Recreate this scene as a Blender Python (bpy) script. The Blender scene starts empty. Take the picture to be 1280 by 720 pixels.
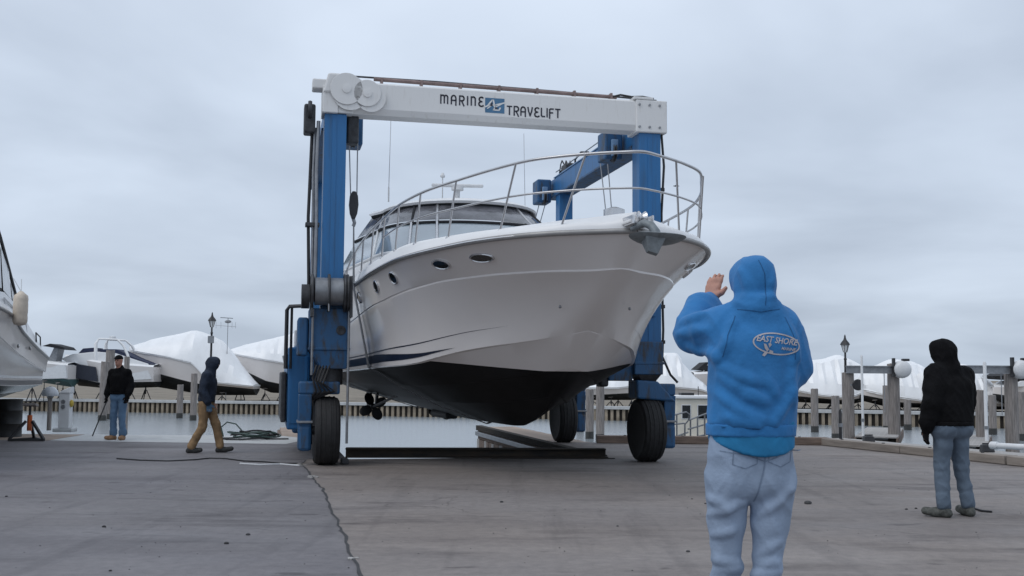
import bpy, bmesh, math, random
import numpy as np
from mathutils import Vector, Matrix, noise as mnoise
from mathutils.bvhtree import BVHTree

random.seed(7)
rng = np.random.default_rng(7)
S = bpy.context.scene
COL = S.collection
R = math.radians

# ------------------------------------------------------------------ camera
CAM_H, PITCH, ROLL, FPX = 1.40, 0.0821, 0.0076, 1345.0
cam_d = bpy.data.cameras.new('camera')
cam = bpy.data.objects.new('camera', cam_d); COL.objects.link(cam)
cam_d.sensor_width = 36.0; cam_d.lens = FPX/1280*36.0
cam_d.clip_start = 0.05; cam_d.clip_end = 6000
_F = Vector((0, math.cos(PITCH), math.sin(PITCH))); _U0 = Vector((0, -math.sin(PITCH), math.cos(PITCH))); _R0 = Vector((1, 0, 0))
_Rt = _R0*math.cos(ROLL) + _U0*math.sin(ROLL); _Up = -_R0*math.sin(ROLL) + _U0*math.cos(ROLL)
cam.matrix_world = Matrix(((_Rt.x, _Up.x, -_F.x, 0), (_Rt.y, _Up.y, -_F.y, 0), (_Rt.z, _Up.z, -_F.z, CAM_H), (0, 0, 0, 1)))
S.camera = cam
S.render.resolution_x, S.render.resolution_y = 1024, 576

# ------------------------------------------------------------------ sky, sun, exposure
SUN_EL, SUN_AZ = R(52), R(-125)       # direction towards the sun: azimuth measured from +Y clockwise
world = bpy.data.worlds.new('World'); S.world = world; world.use_nodes = True
wn = world.node_tree.nodes; wl = world.node_tree.links; wn.clear()
def wnode(t, **k):
    n = wn.new(t)
    for a, b in k.items(): setattr(n, a, b)
    return n
sky = wnode('ShaderNodeTexSky', sky_type='NISHITA'); sky.sun_disc = False
sky.sun_elevation = SUN_EL; sky.sun_rotation = SUN_AZ; sky.air_density = 1.0; sky.dust_density = 3.0
tc = wnode('ShaderNodeTexCoord')
sep = wnode('ShaderNodeSeparateXYZ'); wl.new(tc.outputs['Generated'], sep.inputs[0])
ab_ = wnode('ShaderNodeMath', operation='ABSOLUTE'); wl.new(sep.outputs[2], ab_.inputs[0])
ad_ = wnode('ShaderNodeMath', operation='ADD'); wl.new(ab_.outputs[0], ad_.inputs[0]); ad_.inputs[1].default_value = 0.16
dvx = wnode('ShaderNodeMath', operation='DIVIDE'); wl.new(sep.outputs[0], dvx.inputs[0]); wl.new(ad_.outputs[0], dvx.inputs[1])
dvy = wnode('ShaderNodeMath', operation='DIVIDE'); wl.new(sep.outputs[1], dvy.inputs[0]); wl.new(ad_.outputs[0], dvy.inputs[1])
cmb = wnode('ShaderNodeCombineXYZ'); wl.new(dvx.outputs[0], cmb.inputs[0]); wl.new(dvy.outputs[0], cmb.inputs[1])
nz = wnode('ShaderNodeTexNoise'); nz.inputs['Scale'].default_value = 0.85; nz.inputs['Detail'].default_value = 5; nz.inputs['Roughness'].default_value = 0.48
nz.inputs['Distortion'].default_value = 0.35
wl.new(cmb.outputs[0], nz.inputs['Vector'])
# base overcast luminance against elevation (same all round the horizon)
er = wnode('ShaderNodeValToRGB')
e = er.color_ramp.elements
e[0].position = 0.0; e[0].color = (0.47, 0.53, 0.60, 1)
e[1].position = 1.0; e[1].color = (0.66, 0.71, 0.78, 1)
for p, c in ((0.10, (0.52, 0.58, 0.66, 1)), (0.22, (0.575, 0.64, 0.725, 1)), (0.36, (0.67, 0.735, 0.82, 1))):
    q = e.new(p); q.color = c
wl.new(ab_.outputs[0], er.inputs[0])
cr = wnode('ShaderNodeValToRGB')
cr.color_ramp.elements[0].position = 0.30; cr.color_ramp.elements[0].color = (0.775, 0.79, 0.815, 1)
cr.color_ramp.elements[1].position = 0.70; cr.color_ramp.elements[1].color = (1.20, 1.20, 1.195, 1)
wl.new(nz.outputs['Fac'], cr.inputs[0])
mul = wnode('ShaderNodeMix', data_type='RGBA', blend_type='MULTIPLY'); mul.inputs[0].default_value = 1
wl.new(er.outputs[0], mul.inputs[6]); wl.new(cr.outputs[0], mul.inputs[7])
sc = wnode('ShaderNodeMix', data_type='RGBA', blend_type='MULTIPLY'); sc.inputs[0].default_value = 1
wl.new(mul.outputs[2], sc.inputs[6]); sc.inputs[7].default_value = (10.9, 11.15, 11.6, 1)
mx = wnode('ShaderNodeMix', data_type='RGBA'); mx.inputs[0].default_value = 0.93
wl.new(sky.outputs[0], mx.inputs[6]); wl.new(sc.outputs[2], mx.inputs[7])
bg = wnode('ShaderNodeBackground'); bg.inputs[1].default_value = 0.1
wl.new(mx.outputs[2], bg.inputs[0])
wo = wnode('ShaderNodeOutputWorld'); wl.new(bg.outputs[0], wo.inputs[0])

sun_d = bpy.data.lights.new('sun', 'SUN'); sun_d.energy = 0.8; sun_d.angle = R(35); sun_d.color = (1.0, 0.97, 0.93)
sun = bpy.data.objects.new('sun', sun_d); COL.objects.link(sun)
to_sun = Vector((math.sin(SUN_AZ)*math.cos(SUN_EL), math.cos(SUN_AZ)*math.cos(SUN_EL), math.sin(SUN_EL)))
sun.rotation_euler = to_sun.to_track_quat('Z', 'Y').to_euler()
S.view_settings.view_transform = 'Standard'; S.view_settings.look = 'None'
S.view_settings.exposure = 0.0; S.view_settings.gamma = 1.0; S.view_settings.use_curve_mapping = False

# ------------------------------------------------------------------ helpers
def ray(x, y): return _F + _Rt*((x-640)/FPX) - _Up*((y-360)/FPX)
def ground(x, y, z=0.0):
    d = ray(x, y); k = (z-CAM_H)/d.z; return Vector((0, 0, CAM_H)) + d*k
def atdist(x, y, D):
    d = ray(x, y); return Vector((0, 0, CAM_H)) + d*(D/d.y)

MATS = {}
def mat(name, col, rough=0.6, metal=0.0, var=0.12, scale=6.0, bump=0.0, bscale=40.0, coat=0.0, spec=0.5, col2=None, stretch=None, trans=0.0, detail=4, sheen=0.0, lo=0.35, hi=0.65):
    """Procedural paint: colour with noise variation + fine relief."""
    if name in MATS: return MATS[name]
    m = bpy.data.materials.new(name); m.use_nodes = True; nt = m.node_tree; b = nt.nodes['Principled BSDF']
    b.inputs['Roughness'].default_value = rough; b.inputs['Metallic'].default_value = metal
    b.inputs['Specular IOR Level'].default_value = spec
    if coat: b.inputs['Coat Weight'].default_value = coat; b.inputs['Coat Roughness'].default_value = 0.08
    if trans: b.inputs['Transmission Weight'].default_value = trans
    if sheen: b.inputs['Sheen Weight'].default_value = sheen; b.inputs['Sheen Roughness'].default_value = 0.5
    t = nt.nodes.new('ShaderNodeTexCoord'); mp = nt.nodes.new('ShaderNodeMapping')
    nt.links.new(t.outputs['Object'], mp.inputs[0])
    if stretch: mp.inputs['Scale'].default_value = stretch
    n = nt.nodes.new('ShaderNodeTexNoise'); n.inputs['Scale'].default_value = scale; n.inputs['Detail'].default_value = detail; n.inputs['Roughness'].default_value = 0.6
    nt.links.new(mp.outputs[0], n.inputs['Vector'])
    r = nt.nodes.new('ShaderNodeValToRGB')
    c1 = col2 if col2 else tuple(max(0, c*(1-var)) for c in col)
    c2 = col if col2 else tuple(min(1, c*(1+var)) for c in col)
    r.color_ramp.elements[0].position = lo; r.color_ramp.elements[0].color = (*c1, 1)
    r.color_ramp.elements[1].position = hi; r.color_ramp.elements[1].color = (*c2, 1)
    nt.links.new(n.outputs['Fac'], r.inputs[0]); nt.links.new(r.outputs[0], b.inputs['Base Color'])
    if bump:
        n2 = nt.nodes.new('ShaderNodeTexNoise'); n2.inputs['Scale'].default_value = bscale; n2.inputs['Detail'].default_value = 3
        nt.links.new(mp.outputs[0], n2.inputs['Vector'])
        bp = nt.nodes.new('ShaderNodeBump'); bp.inputs['Strength'].default_value = bump; bp.inputs['Distance'].default_value = 0.02
        nt.links.new(n2.outputs['Fac'], bp.inputs['Height']); nt.links.new(bp.outputs[0], b.inputs['Normal'])
    MATS[name] = m; return m

class MB:
    """Collects shapes; build() links them as one mesh object."""
    def __init__(s): s.v = []; s.f = []; s.mi = []
    def add(s, v, f, mi=0):
        o = len(s.v); s.v += [tuple(p) for p in v]; s.f += [tuple(i+o for i in q) for q in f]; s.mi += [mi]*len(f); return s
    def hexa(s, p, mi=0):   # p: 4 bottom, 4 top
        return s.add(p, [(3, 2, 1, 0), (4, 5, 6, 7), (0, 1, 5, 4), (1, 2, 6, 5), (2, 3, 7, 6), (3, 0, 4, 7)], mi)
    def box(s, c, d, rz=0.0, rx=0.0, ry=0.0, mi=0):
        M = Matrix.Rotation(rz, 3, 'Z') @ Matrix.Rotation(ry, 3, 'Y') @ Matrix.Rotation(rx, 3, 'X'); c = Vector(c)
        x, y, z = d[0]/2, d[1]/2, d[2]/2
        p = [(-x, -y, -z), (x, -y, -z), (x, y, -z), (-x, y, -z), (-x, -y, z), (x, -y, z), (x, y, z), (-x, y, z)]
        return s.hexa([c + M @ Vector(q) for q in p], mi)
    def bb(s, x0, x1, y0, y1, z0, z1, mi=0): return s.box(((x0+x1)/2, (y0+y1)/2, (z0+z1)/2), (abs(x1-x0), abs(y1-y0), abs(z1-z0)), mi=mi)
    def bar(s, a, b, w, h=None, up=(0, 0, 1), mi=0):
        a, b = Vector(a), Vector(b); h = h or w; d = (b-a).normalized(); u = Vector(up)
        if abs(d.dot(u)) > .98: u = Vector((0, 1, 0))
        x = d.cross(u).normalized(); y = x.cross(d).normalized()
        q = [(-w/2, -h/2), (w/2, -h/2), (w/2, h/2), (-w/2, h/2)]
        return s.hexa([a+x*i+y*j for i, j in q] + [b+x*i+y*j for i, j in q], mi)
    def loft(s, rings, closed=True, caps=True, mi=0):
        n = len(rings[0]); v = [p for r in rings for p in r]; f = []
        for i in range(len(rings)-1):
            for j in range(n if closed else n-1):
                k = (j+1) % n; f.append((i*n+j, i*n+k, (i+1)*n+k, (i+1)*n+j))
        if caps and closed:
            f.append(tuple(range(n-1, -1, -1))); f.append(tuple((len(rings)-1)*n+j for j in range(n)))
        return s.add(v, f, mi)
    def tube(s, pts, r, n=8, closed=False, caps=True, mi=0):
        pts = [Vector(p) for p in pts]; N = len(pts); rr = r if hasattr(r, '__len__') else [r]*N
        rings = []; up = None
        for i, p in enumerate(pts):
            if closed: d = pts[(i+1) % N]-pts[i-1]
            else: d = pts[min(i+1, N-1)]-pts[max(i-1, 0)]
            d.normalize()
            if up is None:
                up = Vector((0, 0, 1)) if abs(d.z) < .9 else Vector((1, 0, 0))
            x = d.cross(up); x.normalize(); y = x.cross(d); up = y
            rings.append([p + x*(rr[i]*math.cos(2*math.pi*k/n)) + y*(rr[i]*math.sin(2*math.pi*k/n)) for k in range(n)])
        if closed: rings.append(rings[0]); caps = False
        return s.loft(rings, True, caps, mi)
    def lathe(s, prof, c=(0, 0, 0), axis='Z', n=24, mi=0):
        c = Vector(c); rings = []
        for r, h in prof:
            ring = []
            for k in range(n):
                a = 2*math.pi*k/n; x, y = r*math.cos(a), r*math.sin(a)
                q = {'Z': (x, y, h), 'X': (h, x, y), 'Y': (y, h, x)}[axis]
                ring.append(c + Vector(q))
            rings.append(ring)
        return s.loft(rings, True, True, mi)
    def prism(s, poly, z0, z1, mi=0):
        n = len(poly); v = [(x, y, z0) for x, y in poly] + [(x, y, z1) for x, y in poly]
        f = [tuple(range(n-1, -1, -1)), tuple(range(n, 2*n))] + [(i, (i+1) % n, n+(i+1) % n, n+i) for i in range(n)]
        return s.add(v, f, mi)
    def ell(s, c, r, n=16, m=10, mi=0):
        c = Vector(c); rings = []
        for i in range(m+1):
            t = math.pi*i/m - math.pi/2; k = max(math.cos(t), 0.02)
            rings.append([(c.x+r[0]*k*math.cos(2*math.pi*j/n), c.y+r[1]*k*math.sin(2*math.pi*j/n), c.z+r[2]*math.sin(t)) for j in range(n)])
        return s.loft(rings, True, True, mi)
    def build(s, name, m, parent=None, smooth=None, bevel=0.0, seg=2):
        me = bpy.data.meshes.new(name); me.from_pydata(s.v, [], s.f)
        ms = m if isinstance(m, (list, tuple)) else [m]
        for q in ms: me.materials.append(q)
        if len(ms) > 1: me.polygons.foreach_set('material_index', s.mi)
        bm = bmesh.new(); bm.from_mesh(me); bmesh.ops.recalc_face_normals(bm, faces=bm.faces); bm.to_mesh(me); bm.free()
        if smooth is not None:
            me.shade_smooth(); me.set_sharp_from_angle(angle=R(smooth))
        me.update()
        o = bpy.data.objects.new(name, me); COL.objects.link(o)
        if parent is not None: o.parent = parent
        if bevel:
            b = o.modifiers.new('bevel', 'BEVEL'); b.width = bevel; b.segments = seg; b.limit_method = 'ANGLE'; b.angle_limit = R(40)
        return o

def thing(name, label, cat, loc=(0, 0, 0), rz=0.0, group=None):
    o = bpy.data.objects.new(name, None); COL.objects.link(o); o.empty_display_size = .2
    o.location = loc; o.rotation_euler = (0, 0, rz); o['label'] = label; o['category'] = cat
    if group: o['group'] = group
    return o
def tag(o, label, cat, group=None, kind=None):
    o['label'] = label; o['category'] = cat
    if group: o['group'] = group
    if kind: o['kind'] = kind
    return o
def struct(o): o['kind'] = 'structure'; return o
def copy_tree(o, parent=None):
    c = o.copy(); COL.objects.link(c)
    if parent is not None: c.parent = parent
    for ch in list(o.children): copy_tree(ch, c)
    return c

def pchip(x, y, q):
    """monotone cubic; x increasing"""
    x, y, q = np.asarray(x, float), np.asarray(y, float), np.asarray(q, float)
    h = np.diff(x); d = np.diff(y)/h; m = np.zeros(len(x))
    for i in range(1, len(x)-1):
        if d[i-1]*d[i] > 0:
            w1, w2 = 2*h[i]+h[i-1], h[i]+2*h[i-1]; m[i] = (w1+w2)/(w1/d[i-1]+w2/d[i])
    m[0], m[-1] = d[0], d[-1]
    i = np.clip(np.searchsorted(x, q)-1, 0, len(x)-2); t = (q-x[i])/h[i]
    t = np.clip(t, 0, 1)
    return (2*t**3-3*t**2+1)*y[i] + (t**3-2*t**2+t)*h[i]*m[i] + (-2*t**3+3*t**2)*y[i+1] + (t**3-t**2)*h[i]*m[i+1]

# ------------------------------------------------------------------ materials
def ground_mat(name, dark, light, tint, seed, streak):
    m = bpy.data.materials.new(name); m.use_nodes = True; nt = m.node_tree; N = nt.nodes; Lk = nt.links; b = N['Principled BSDF']
    t = N.new('ShaderNodeTexCoord')
    def nse(scale, det, ro, st=(1, 1, 1), off=0):
        mp = N.new('ShaderNodeMapping'); mp.inputs['Scale'].default_value = st; mp.inputs['Location'].default_value = (off+seed, off*1.7, 0)
        Lk.new(t.outputs['Object'], mp.inputs[0])
        n = N.new('ShaderNodeTexNoise'); n.inputs['Scale'].default_value = scale; n.inputs['Detail'].default_value = det; n.inputs['Roughness'].default_value = ro
        Lk.new(mp.outputs[0], n.inputs['Vector']); return n.outputs['Fac']
    def ramp(src, stops):
        r = N.new('ShaderNodeValToRGB'); el = r.color_ramp.elements
        el[0].position, el[0].color = stops[0][0], (*stops[0][1], 1); el[1].position, el[1].color = stops[-1][0], (*stops[-1][1], 1)
        for p, c in stops[1:-1]:
            q = el.new(p); q.color = (*c, 1)
        Lk.new(src, r.inputs[0]); return r.outputs[0]
    def mix(a, c, f=1.0, bt='MULTIPLY', fs=None):
        x = N.new('ShaderNodeMix'); x.data_type = 'RGBA'; x.blend_type = bt; x.inputs[0].default_value = f
        if fs: Lk.new(fs, x.inputs[0])
        Lk.new(a, x.inputs[6]); Lk.new(c, x.inputs[7]); return x.outputs[2]
    base = ramp(nse(.42, 6, .62, streak), [(.33, dark), (.67, light)])
    fine = ramp(nse(9, 6, .7, (1, 1, 1), 3), [(.3, (.82, .82, .83)), (.7, (1.14, 1.13, 1.12))])
    grit = ramp(nse(150, 2, .6, (1, 1, 1), 5), [(.34, (.72, .72, .73)), (.5, (1, 1, 1)), (.68, (1.16, 1.15, 1.13))])
    stain = ramp(nse(.9, 5, .6, (.5, 1.7, 1), 11), [(.54, (1, 1, 1)), (.68, (.56, .55, .56))])
    spots = ramp(nse(3.2, 3, .5, (.6, 1, 1), 17), [(.665, (1, 1, 1)), (.72, (.55, .54, .55))])
    tintn = ramp(nse(.23, 3, .5, (1, 1, 1), 23), [(.35, (1, 1, 1)), (.65, tint)])
    track = ramp(nse(1.3, 4, .6, (2.6, .16, 1), 31), [(.56, (1, 1, 1)), (.66, (.80, .80, .81))])
    c = mix(base, fine); c = mix(c, grit); c = mix(c, stain, .8); c = mix(c, spots, .8); c = mix(c, tintn); c = mix(c, track, .7)
    Lk.new(c, b.inputs['Base Color'])
    v = N.new('ShaderNodeTexVoronoi'); v.feature = 'DISTANCE_TO_EDGE'; v.inputs['Scale'].default_value = .33
    mpv = N.new('ShaderNodeMapping'); mpv.inputs['Location'].default_value = (seed*3, 1, 0)
    nd = N.new('ShaderNodeTexNoise'); nd.inputs['Scale'].default_value = 2.2; nd.inputs['Detail'].default_value = 5
    Lk.new(t.outputs['Object'], nd.inputs['Vector'])
    ad = N.new('ShaderNodeMix'); ad.data_type = 'RGBA'; ad.blend_type = 'ADD'; ad.inputs[0].default_value = .35
    Lk.new(t.outputs['Object'], ad.inputs[6]); Lk.new(nd.outputs['Color'], ad.inputs[7]); Lk.new(ad.outputs[2], mpv.inputs[0]); Lk.new(mpv.outputs[0], v.inputs['Vector'])
    crk = ramp(v.outputs['Distance'], [(.0, (.66, .66, .66)), (.002, (.75, .75, .75)), (.004, (1, 1, 1))])
    gate = ramp(nse(.5, 2, .5, (1, 1, 1), 41), [(.50, (0, 0, 0)), (.56, (1, 1, 1))])
    one = N.new('ShaderNodeRGB'); one.outputs[0].default_value = (1, 1, 1, 1)
    g = mix(one.outputs[0], crk, 1, 'MIX', gate)
    c = mix(c, g); Lk.new(c, b.inputs['Base Color'])
    b.inputs['Roughness'].default_value = .82; b.inputs['Specular IOR Level'].default_value = .35
    rr = ramp(nse(.8, 4, .6, (.5, 1.4, 1), 11), [(.35, (.62, .62, .62)), (.7, (.9, .9, .9))]); Lk.new(rr, b.inputs['Roughness'])
    bp = N.new('ShaderNodeBump'); bp.inputs['Strength'].default_value = .35; bp.inputs['Distance'].default_value = .01
    Lk.new(nse(60, 5, .7), bp.inputs['Height']); Lk.new(bp.outputs[0], b.inputs['Normal'])
    return m
M_yardL = ground_mat('yard_asphalt', (.146, .140, .147), (.210, .200, .204), (1.0, 1.0, 1.03), 0, (.6, 1.2, 1))
M_yardR = ground_mat('yard_concrete', (.182, .166, .162), (.262, .240, .230), (1.04, 1.0, .95), 9, (.35, 1.5, 1))

def water_mat():
    m = bpy.data.materials.new('harbour_water'); m.use_nodes = True; nt = m.node_tree; b = nt.nodes['Principled BSDF']
    b.inputs['Base Color'].default_value = (.23, .255, .27, 1); b.inputs['Roughness'].default_value = .22; b.inputs['IOR'].default_value = 1.33
    b.inputs['Specular IOR Level'].default_value = .9
    t = nt.nodes.new('ShaderNodeTexCoord'); mp = nt.nodes.new('ShaderNodeMapping'); mp.inputs['Scale'].default_value = (.5, 1.4, 1)
    n = nt.nodes.new('ShaderNodeTexNoise'); n.inputs['Scale'].default_value = 2.6; n.inputs['Detail'].default_value = 5; n.inputs['Roughness'].default_value = .55
    bp = nt.nodes.new('ShaderNodeBump'); bp.inputs['Strength'].default_value = .4; bp.inputs['Distance'].default_value = .06
    nt.links.new(t.outputs['Object'], mp.inputs[0]); nt.links.new(mp.outputs[0], n.inputs['Vector']); nt.links.new(n.outputs['Fac'], bp.inputs['Height']); nt.links.new(bp.outputs[0], b.inputs['Normal'])
    return m
M_water = water_mat()
M_blue = mat('hoist_blue_paint', (.017, .132, .33), .45, scale=3.2, bump=.06, bscale=14, stretch=(4, 4, .35), col2=(.022, .10, .225), lo=.3, hi=.55, detail=7)
def rusty_blue():
    m = mat('hoist_worn_blue_paint', (.018, .088, .205), .55, scale=3.2, stretch=(3, 3, 1.0), bump=.15, bscale=14, col2=(.040, .042, .045), lo=.34, hi=.52, detail=8)
    return m
M_blue2 = rusty_blue()
M_bluelite = mat('faded_blue_paint', (.17, .29, .46), .55, var=.15, scale=5)
M_white = mat('hoist_white_paint', (.68, .68, .675), .5, scale=3.0, stretch=(5, 3, .7), col2=(.56, .545, .52), lo=.22, hi=.42, bump=.04, bscale=8)
M_steel = mat('dark_greasy_steel', (.045, .047, .052), .55, .3, var=.35, scale=8, bump=.15)
M_grey = mat('grey_steel', (.26, .27, .285), .42, .5, var=.15, scale=8)
M_black = mat('black_rubber_hose', (.018, .018, .02), .55, var=.2)
M_rubber = mat('tyre_rubber', (.016, .016, .017), .75, var=.3, scale=12, bump=.25, bscale=50)
M_pipe = mat('brown_hydraulic_pipe', (.22, .16, .15), .45, .2, var=.25, scale=5)
M_wire = mat('wire_rope', (.30, .31, .33), .45, .5, var=.1)
M_web = mat('grey_web_sling', (.20, .205, .215), .8, var=.15, scale=20)
M_gel = mat('white_gelcoat', (.725, .69, .67), .22, var=.015, scale=1.2, coat=.35)
M_deck = mat('deck_white', (.80, .80, .80), .35, var=.02, scale=2)
M_navy = mat('navy_stripe', (.010, .016, .035), .3, var=.1)
M_boot = mat('black_antifouling', (.014, .016, .018), .55, var=.35, scale=1.5, bump=.08, bscale=15)
M_chrome = mat('stainless_tube', (.62, .62, .63), .22, .9, var=.05)
M_rail = mat('rail_stainless', (.50, .50, .51), .28, .75, var=.05)
M_galv = mat('galvanised_anchor', (.20, .225, .24), .55, .25, var=.15, scale=14, bump=.15)
M_glass = mat('dark_glass', (.010, .013, .015), .04, var=.1, spec=.8)
M_paneglass = mat('windscreen_glass', (.30, .36, .40), .06, var=.08, scale=1.2, spec=.9, coat=.6)
M_vinyl = mat('clear_vinyl_curtain', (.105, .105, .118), .10, var=.55, scale=2.2, bump=.5, bscale=3.0, spec=.8, stretch=(1, 1, 1.4))
M_canvas = mat('black_canvas', (.016, .017, .02), .85, var=.2)
M_wood = mat('weathered_pile_wood', (.25, .225, .21), .85, var=.3, scale=5, stretch=(6, 6, .5), bump=.5, bscale=9)
M_wood2 = mat('brown_timber', (.17, .125, .10), .85, var=.3, scale=4, stretch=(.6, 5, 5), bump=.4, bscale=12)
M_plank = mat('grey_dock_plank', (.36, .345, .33), .85, var=.2, scale=4, stretch=(1, 6, 6), bump=.3)
M_tan = mat('tan_planks', (.33, .26, .21), .85, var=.2, scale=4)
M_wrap = mat('white_shrink_wrap', (.86, .87, .88), .32, var=.03, scale=1.2, bump=.6, bscale=4.5, stretch=(1, 1, .6))
M_cap = mat('pale_concrete', (.48, .49, .49), .8, var=.10, scale=3, bump=.15)
M_iron = mat('black_iron', (.03, .03, .033), .5, .2, var=.2)
M_land = mat('dry_grass_ground', (.21, .18, .14), .95, var=.25, scale=.6, bump=.3)
M_bulk = mat('bulkhead_timber', (.20, .165, .125), .9, var=.35, scale=2, stretch=(3, 3, .6), bump=.4)
M_plastic = mat('white_plastic', (.68, .69, .70), .45, var=.05)
M_fender = mat('cream_fender', (.58, .50, .41), .5, var=.1, scale=8)
M_orange = mat('orange_stand_paint', (.55, .12, .03), .5, var=.25)
M_green = mat('green_boot_paint', (.05, .10, .10), .6, var=.2)
M_beige = mat('beige_bottom', (.34, .30, .23), .7, var=.25, scale=2)
M_cream = mat('cream_cabin', (.66, .62, .53), .45, var=.05)
M_text = mat('dark_lettering', (.03, .032, .05), .6, var=.05)
M_logo = mat('logo_blue', (.06, .16, .28), .6, var=.1)
M_print = mat('hoodie_print', (.42, .40, .42), .8, var=.1, scale=30)
M_skin = mat('skin', (.44, .22, .16), .55, var=.12, scale=14, bump=.12, bscale=90)
M_beam = mat('tarred_steel_beam', (.035, .034, .033), .85, 0, var=.45, scale=2.5, stretch=(1, 5, 5), bump=.2, col2=(.060, .048, .038), spec=.15)

# ------------------------------------------------------------------ frames of the two main things (metres)
GK = 1.4/1.35
G_YAW = 0.2208
ga = Vector((-math.sin(G_YAW), math.cos(G_YAW), 0)); gt = Vector((math.cos(G_YAW), math.sin(G_YAW), 0))
G_W = 5.1188*GK; G_L = 5.0832*GK; HW = G_W/2
G_O = Vector((-2.7898*GK, 16.4852*GK, 0)) + gt*HW
def GW(x, y, z=0): return G_O + gt*x + ga*y + Vector((0, 0, z))
B_YAW = R(17)
B_O = G_O + gt*0.115
ba = Vector((-math.sin(B_YAW), math.cos(B_YAW), 0)); bt = Vector((math.cos(B_YAW), math.sin(B_YAW), 0))
WATER_Z = -1.2
#PART2
# ================================================================== THE SETTING
def sheet(name, poly, z, m, cuts=0):
    mb = MB(); mb.add([(x, y, z) for x, y in poly], [tuple(range(len(poly)))])
    me = bpy.data.meshes.new(name); bm = bmesh.new()
    vs = [bm.verts.new((x, y, z)) for x, y in poly]; bm.faces.new(vs); bmesh.ops.recalc_face_normals(bm, faces=bm.faces)
    bmesh.ops.triangulate(bm, faces=bm.faces)
    for f in bm.faces:
        if f.normal.z < 0: f.normal_flip()
    bm.to_mesh(me); bm.free(); me.materials.append(m)
    o = bpy.data.objects.new(name, me); COL.objects.link(o); return struct(o)
def xy(v): return (v.x, v.y)

SLIP_L, SLIP_R, PIER_W, SLIP_H = -2.27, 2.24, 0.98, 1.0
seam_px = [(452, 722), (446, 706), (437, 690), (428, 664), (421, 650), (409, 626), (404, 612), (393, 601), (386, 590), (377, 580)]
seam = [xy(ground(*p)) for p in seam_px]
seam = [(seam[0][0]+2.2, seam[0][1]-4.5), (seam[0][0]+.28, seam[0][1]-.75)] + seam
seam = [(5, -60)] + seam + [xy(GW(-2.9, 1.2)), xy(GW(SLIP_L, 1.0))]
EDGE_L = 24.9
p_le = GW(SLIP_L-PIER_W, 6.6)
right_edge = [(60, -60), (60, 2), (11.2, 10.4), (8.55, 18.1), (6.85, 23.2), xy(GW(SLIP_R+PIER_W, 5.1)), xy(GW(SLIP_R, 5.1)), xy(GW(SLIP_R, SLIP_H))]
sheet('yard_ground', right_edge + list(reversed(seam)), 0, M_yardR)
sheet('yard_pavement', [(-90, -60), (5, -60)] + seam[1:] + [xy(GW(SLIP_L, 6.3)), xy(GW(SLIP_L-PIER_W, 6.45)), (-5.2, EDGE_L), (-90, EDGE_L)], 0, M_yardL)
# joint between the two pourings: a rough dark groove with broken pale lips
mb = MB(); mp_ = MB()
pts = []
for i in range(1, len(seam)-2):
    a, b = Vector(seam[i]), Vector(seam[i+1]); n = max(2, int((b-a).length/.16))
    for k in range(n): pts.append(a.lerp(b, k/n))
prev = None
for i, p in enumerate(pts[:-1]):
    d = (pts[i+1]-p).normalized(); nrm = Vector((-d.y, d.x))
    j = .018*mnoise.noise(Vector((p.x*3, p.y*3, 1))) + .02*mnoise.noise(Vector((p.x*11, p.y*11, 4)))
    w = .010 + .016*abs(mnoise.noise(Vector((p.x*5, p.y*5, 9))))
    c = p + nrm*j; l, r = c-nrm*w, c+nrm*w
    if prev:
        mb.add([(*prev[0], .004), (*prev[1], .004), (*r, .004), (*l, .004)], [(0, 1, 2, 3)])
    prev = (l, r)
    if p.y < 17 and mnoise.noise(Vector((p.x*2.1, p.y*2.1, 20))) > .22:
        for q in range(3):
            s = .018+.045*random.random(); cx, cy = c + nrm*(w+s*.6)*(1 if random.random() > .25 else -1) + d*random.uniform(-.08, .08)
            ang = [random.uniform(0, 6.28) for _ in range(6)]; ang.sort()
            poly = [(cx+s*random.uniform(.6, 1.2)*math.cos(t_), cy+s*1.5*random.uniform(.6, 1.2)*math.sin(t_)) for t_ in ang]
            mp_.prism(poly, .001, .006+.008*random.random())
struct(mb.build('pavement_joint', mat('joint_filler', (.045, .045, .048), .9, var=.3, scale=20)))
o = mp_.build('pavement_chips', mat('broken_concrete', (.33, .32, .31), .9, var=.2, scale=15)); o['kind'] = 'stuff'; o['label'] = 'pale broken chips along the pavement joint'; o['category'] = 'rubble'
# bulkhead walls below the yard edge and round the slip
def wall(a, b, z0, z1, th, m, mb=None):
    a, b = Vector((*a, 0)), Vector((*b, 0)); d = (b-a).normalized(); n = Vector((-d.y, d.x, 0))*th
    q = [a, b, b+n, a+n]
    (mb or MB()).hexa([Vector((p.x, p.y, z0)) for p in q] + [Vector((p.x, p.y, z1)) for p in q]); return mb
mb = MB()
for i in range(1, len(right_edge)-2): wall(right_edge[i], right_edge[i+1], -2.2, -.004, .12, M_cap, mb)
for a, b in ((xy(GW(SLIP_R, SLIP_H)), xy(GW(SLIP_L, SLIP_H))),): wall(a, b, -2.2, -.004, -.12, M_cap, mb)
wall(xy(GW(SLIP_L, SLIP_H)), xy(GW(SLIP_L, 6.3)), -2.2, -.004, .12, M_cap, mb)
wall((-5.2, EDGE_L), (-90, EDGE_L), -2.2, -.004, .12, M_cap, mb)
wall(xy(GW(SLIP_L-PIER_W, 6.45)), (-5.2, EDGE_L), -2.2, -.004, .12, M_cap, mb)
struct(mb.build('quay_wall', M_cap))
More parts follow.
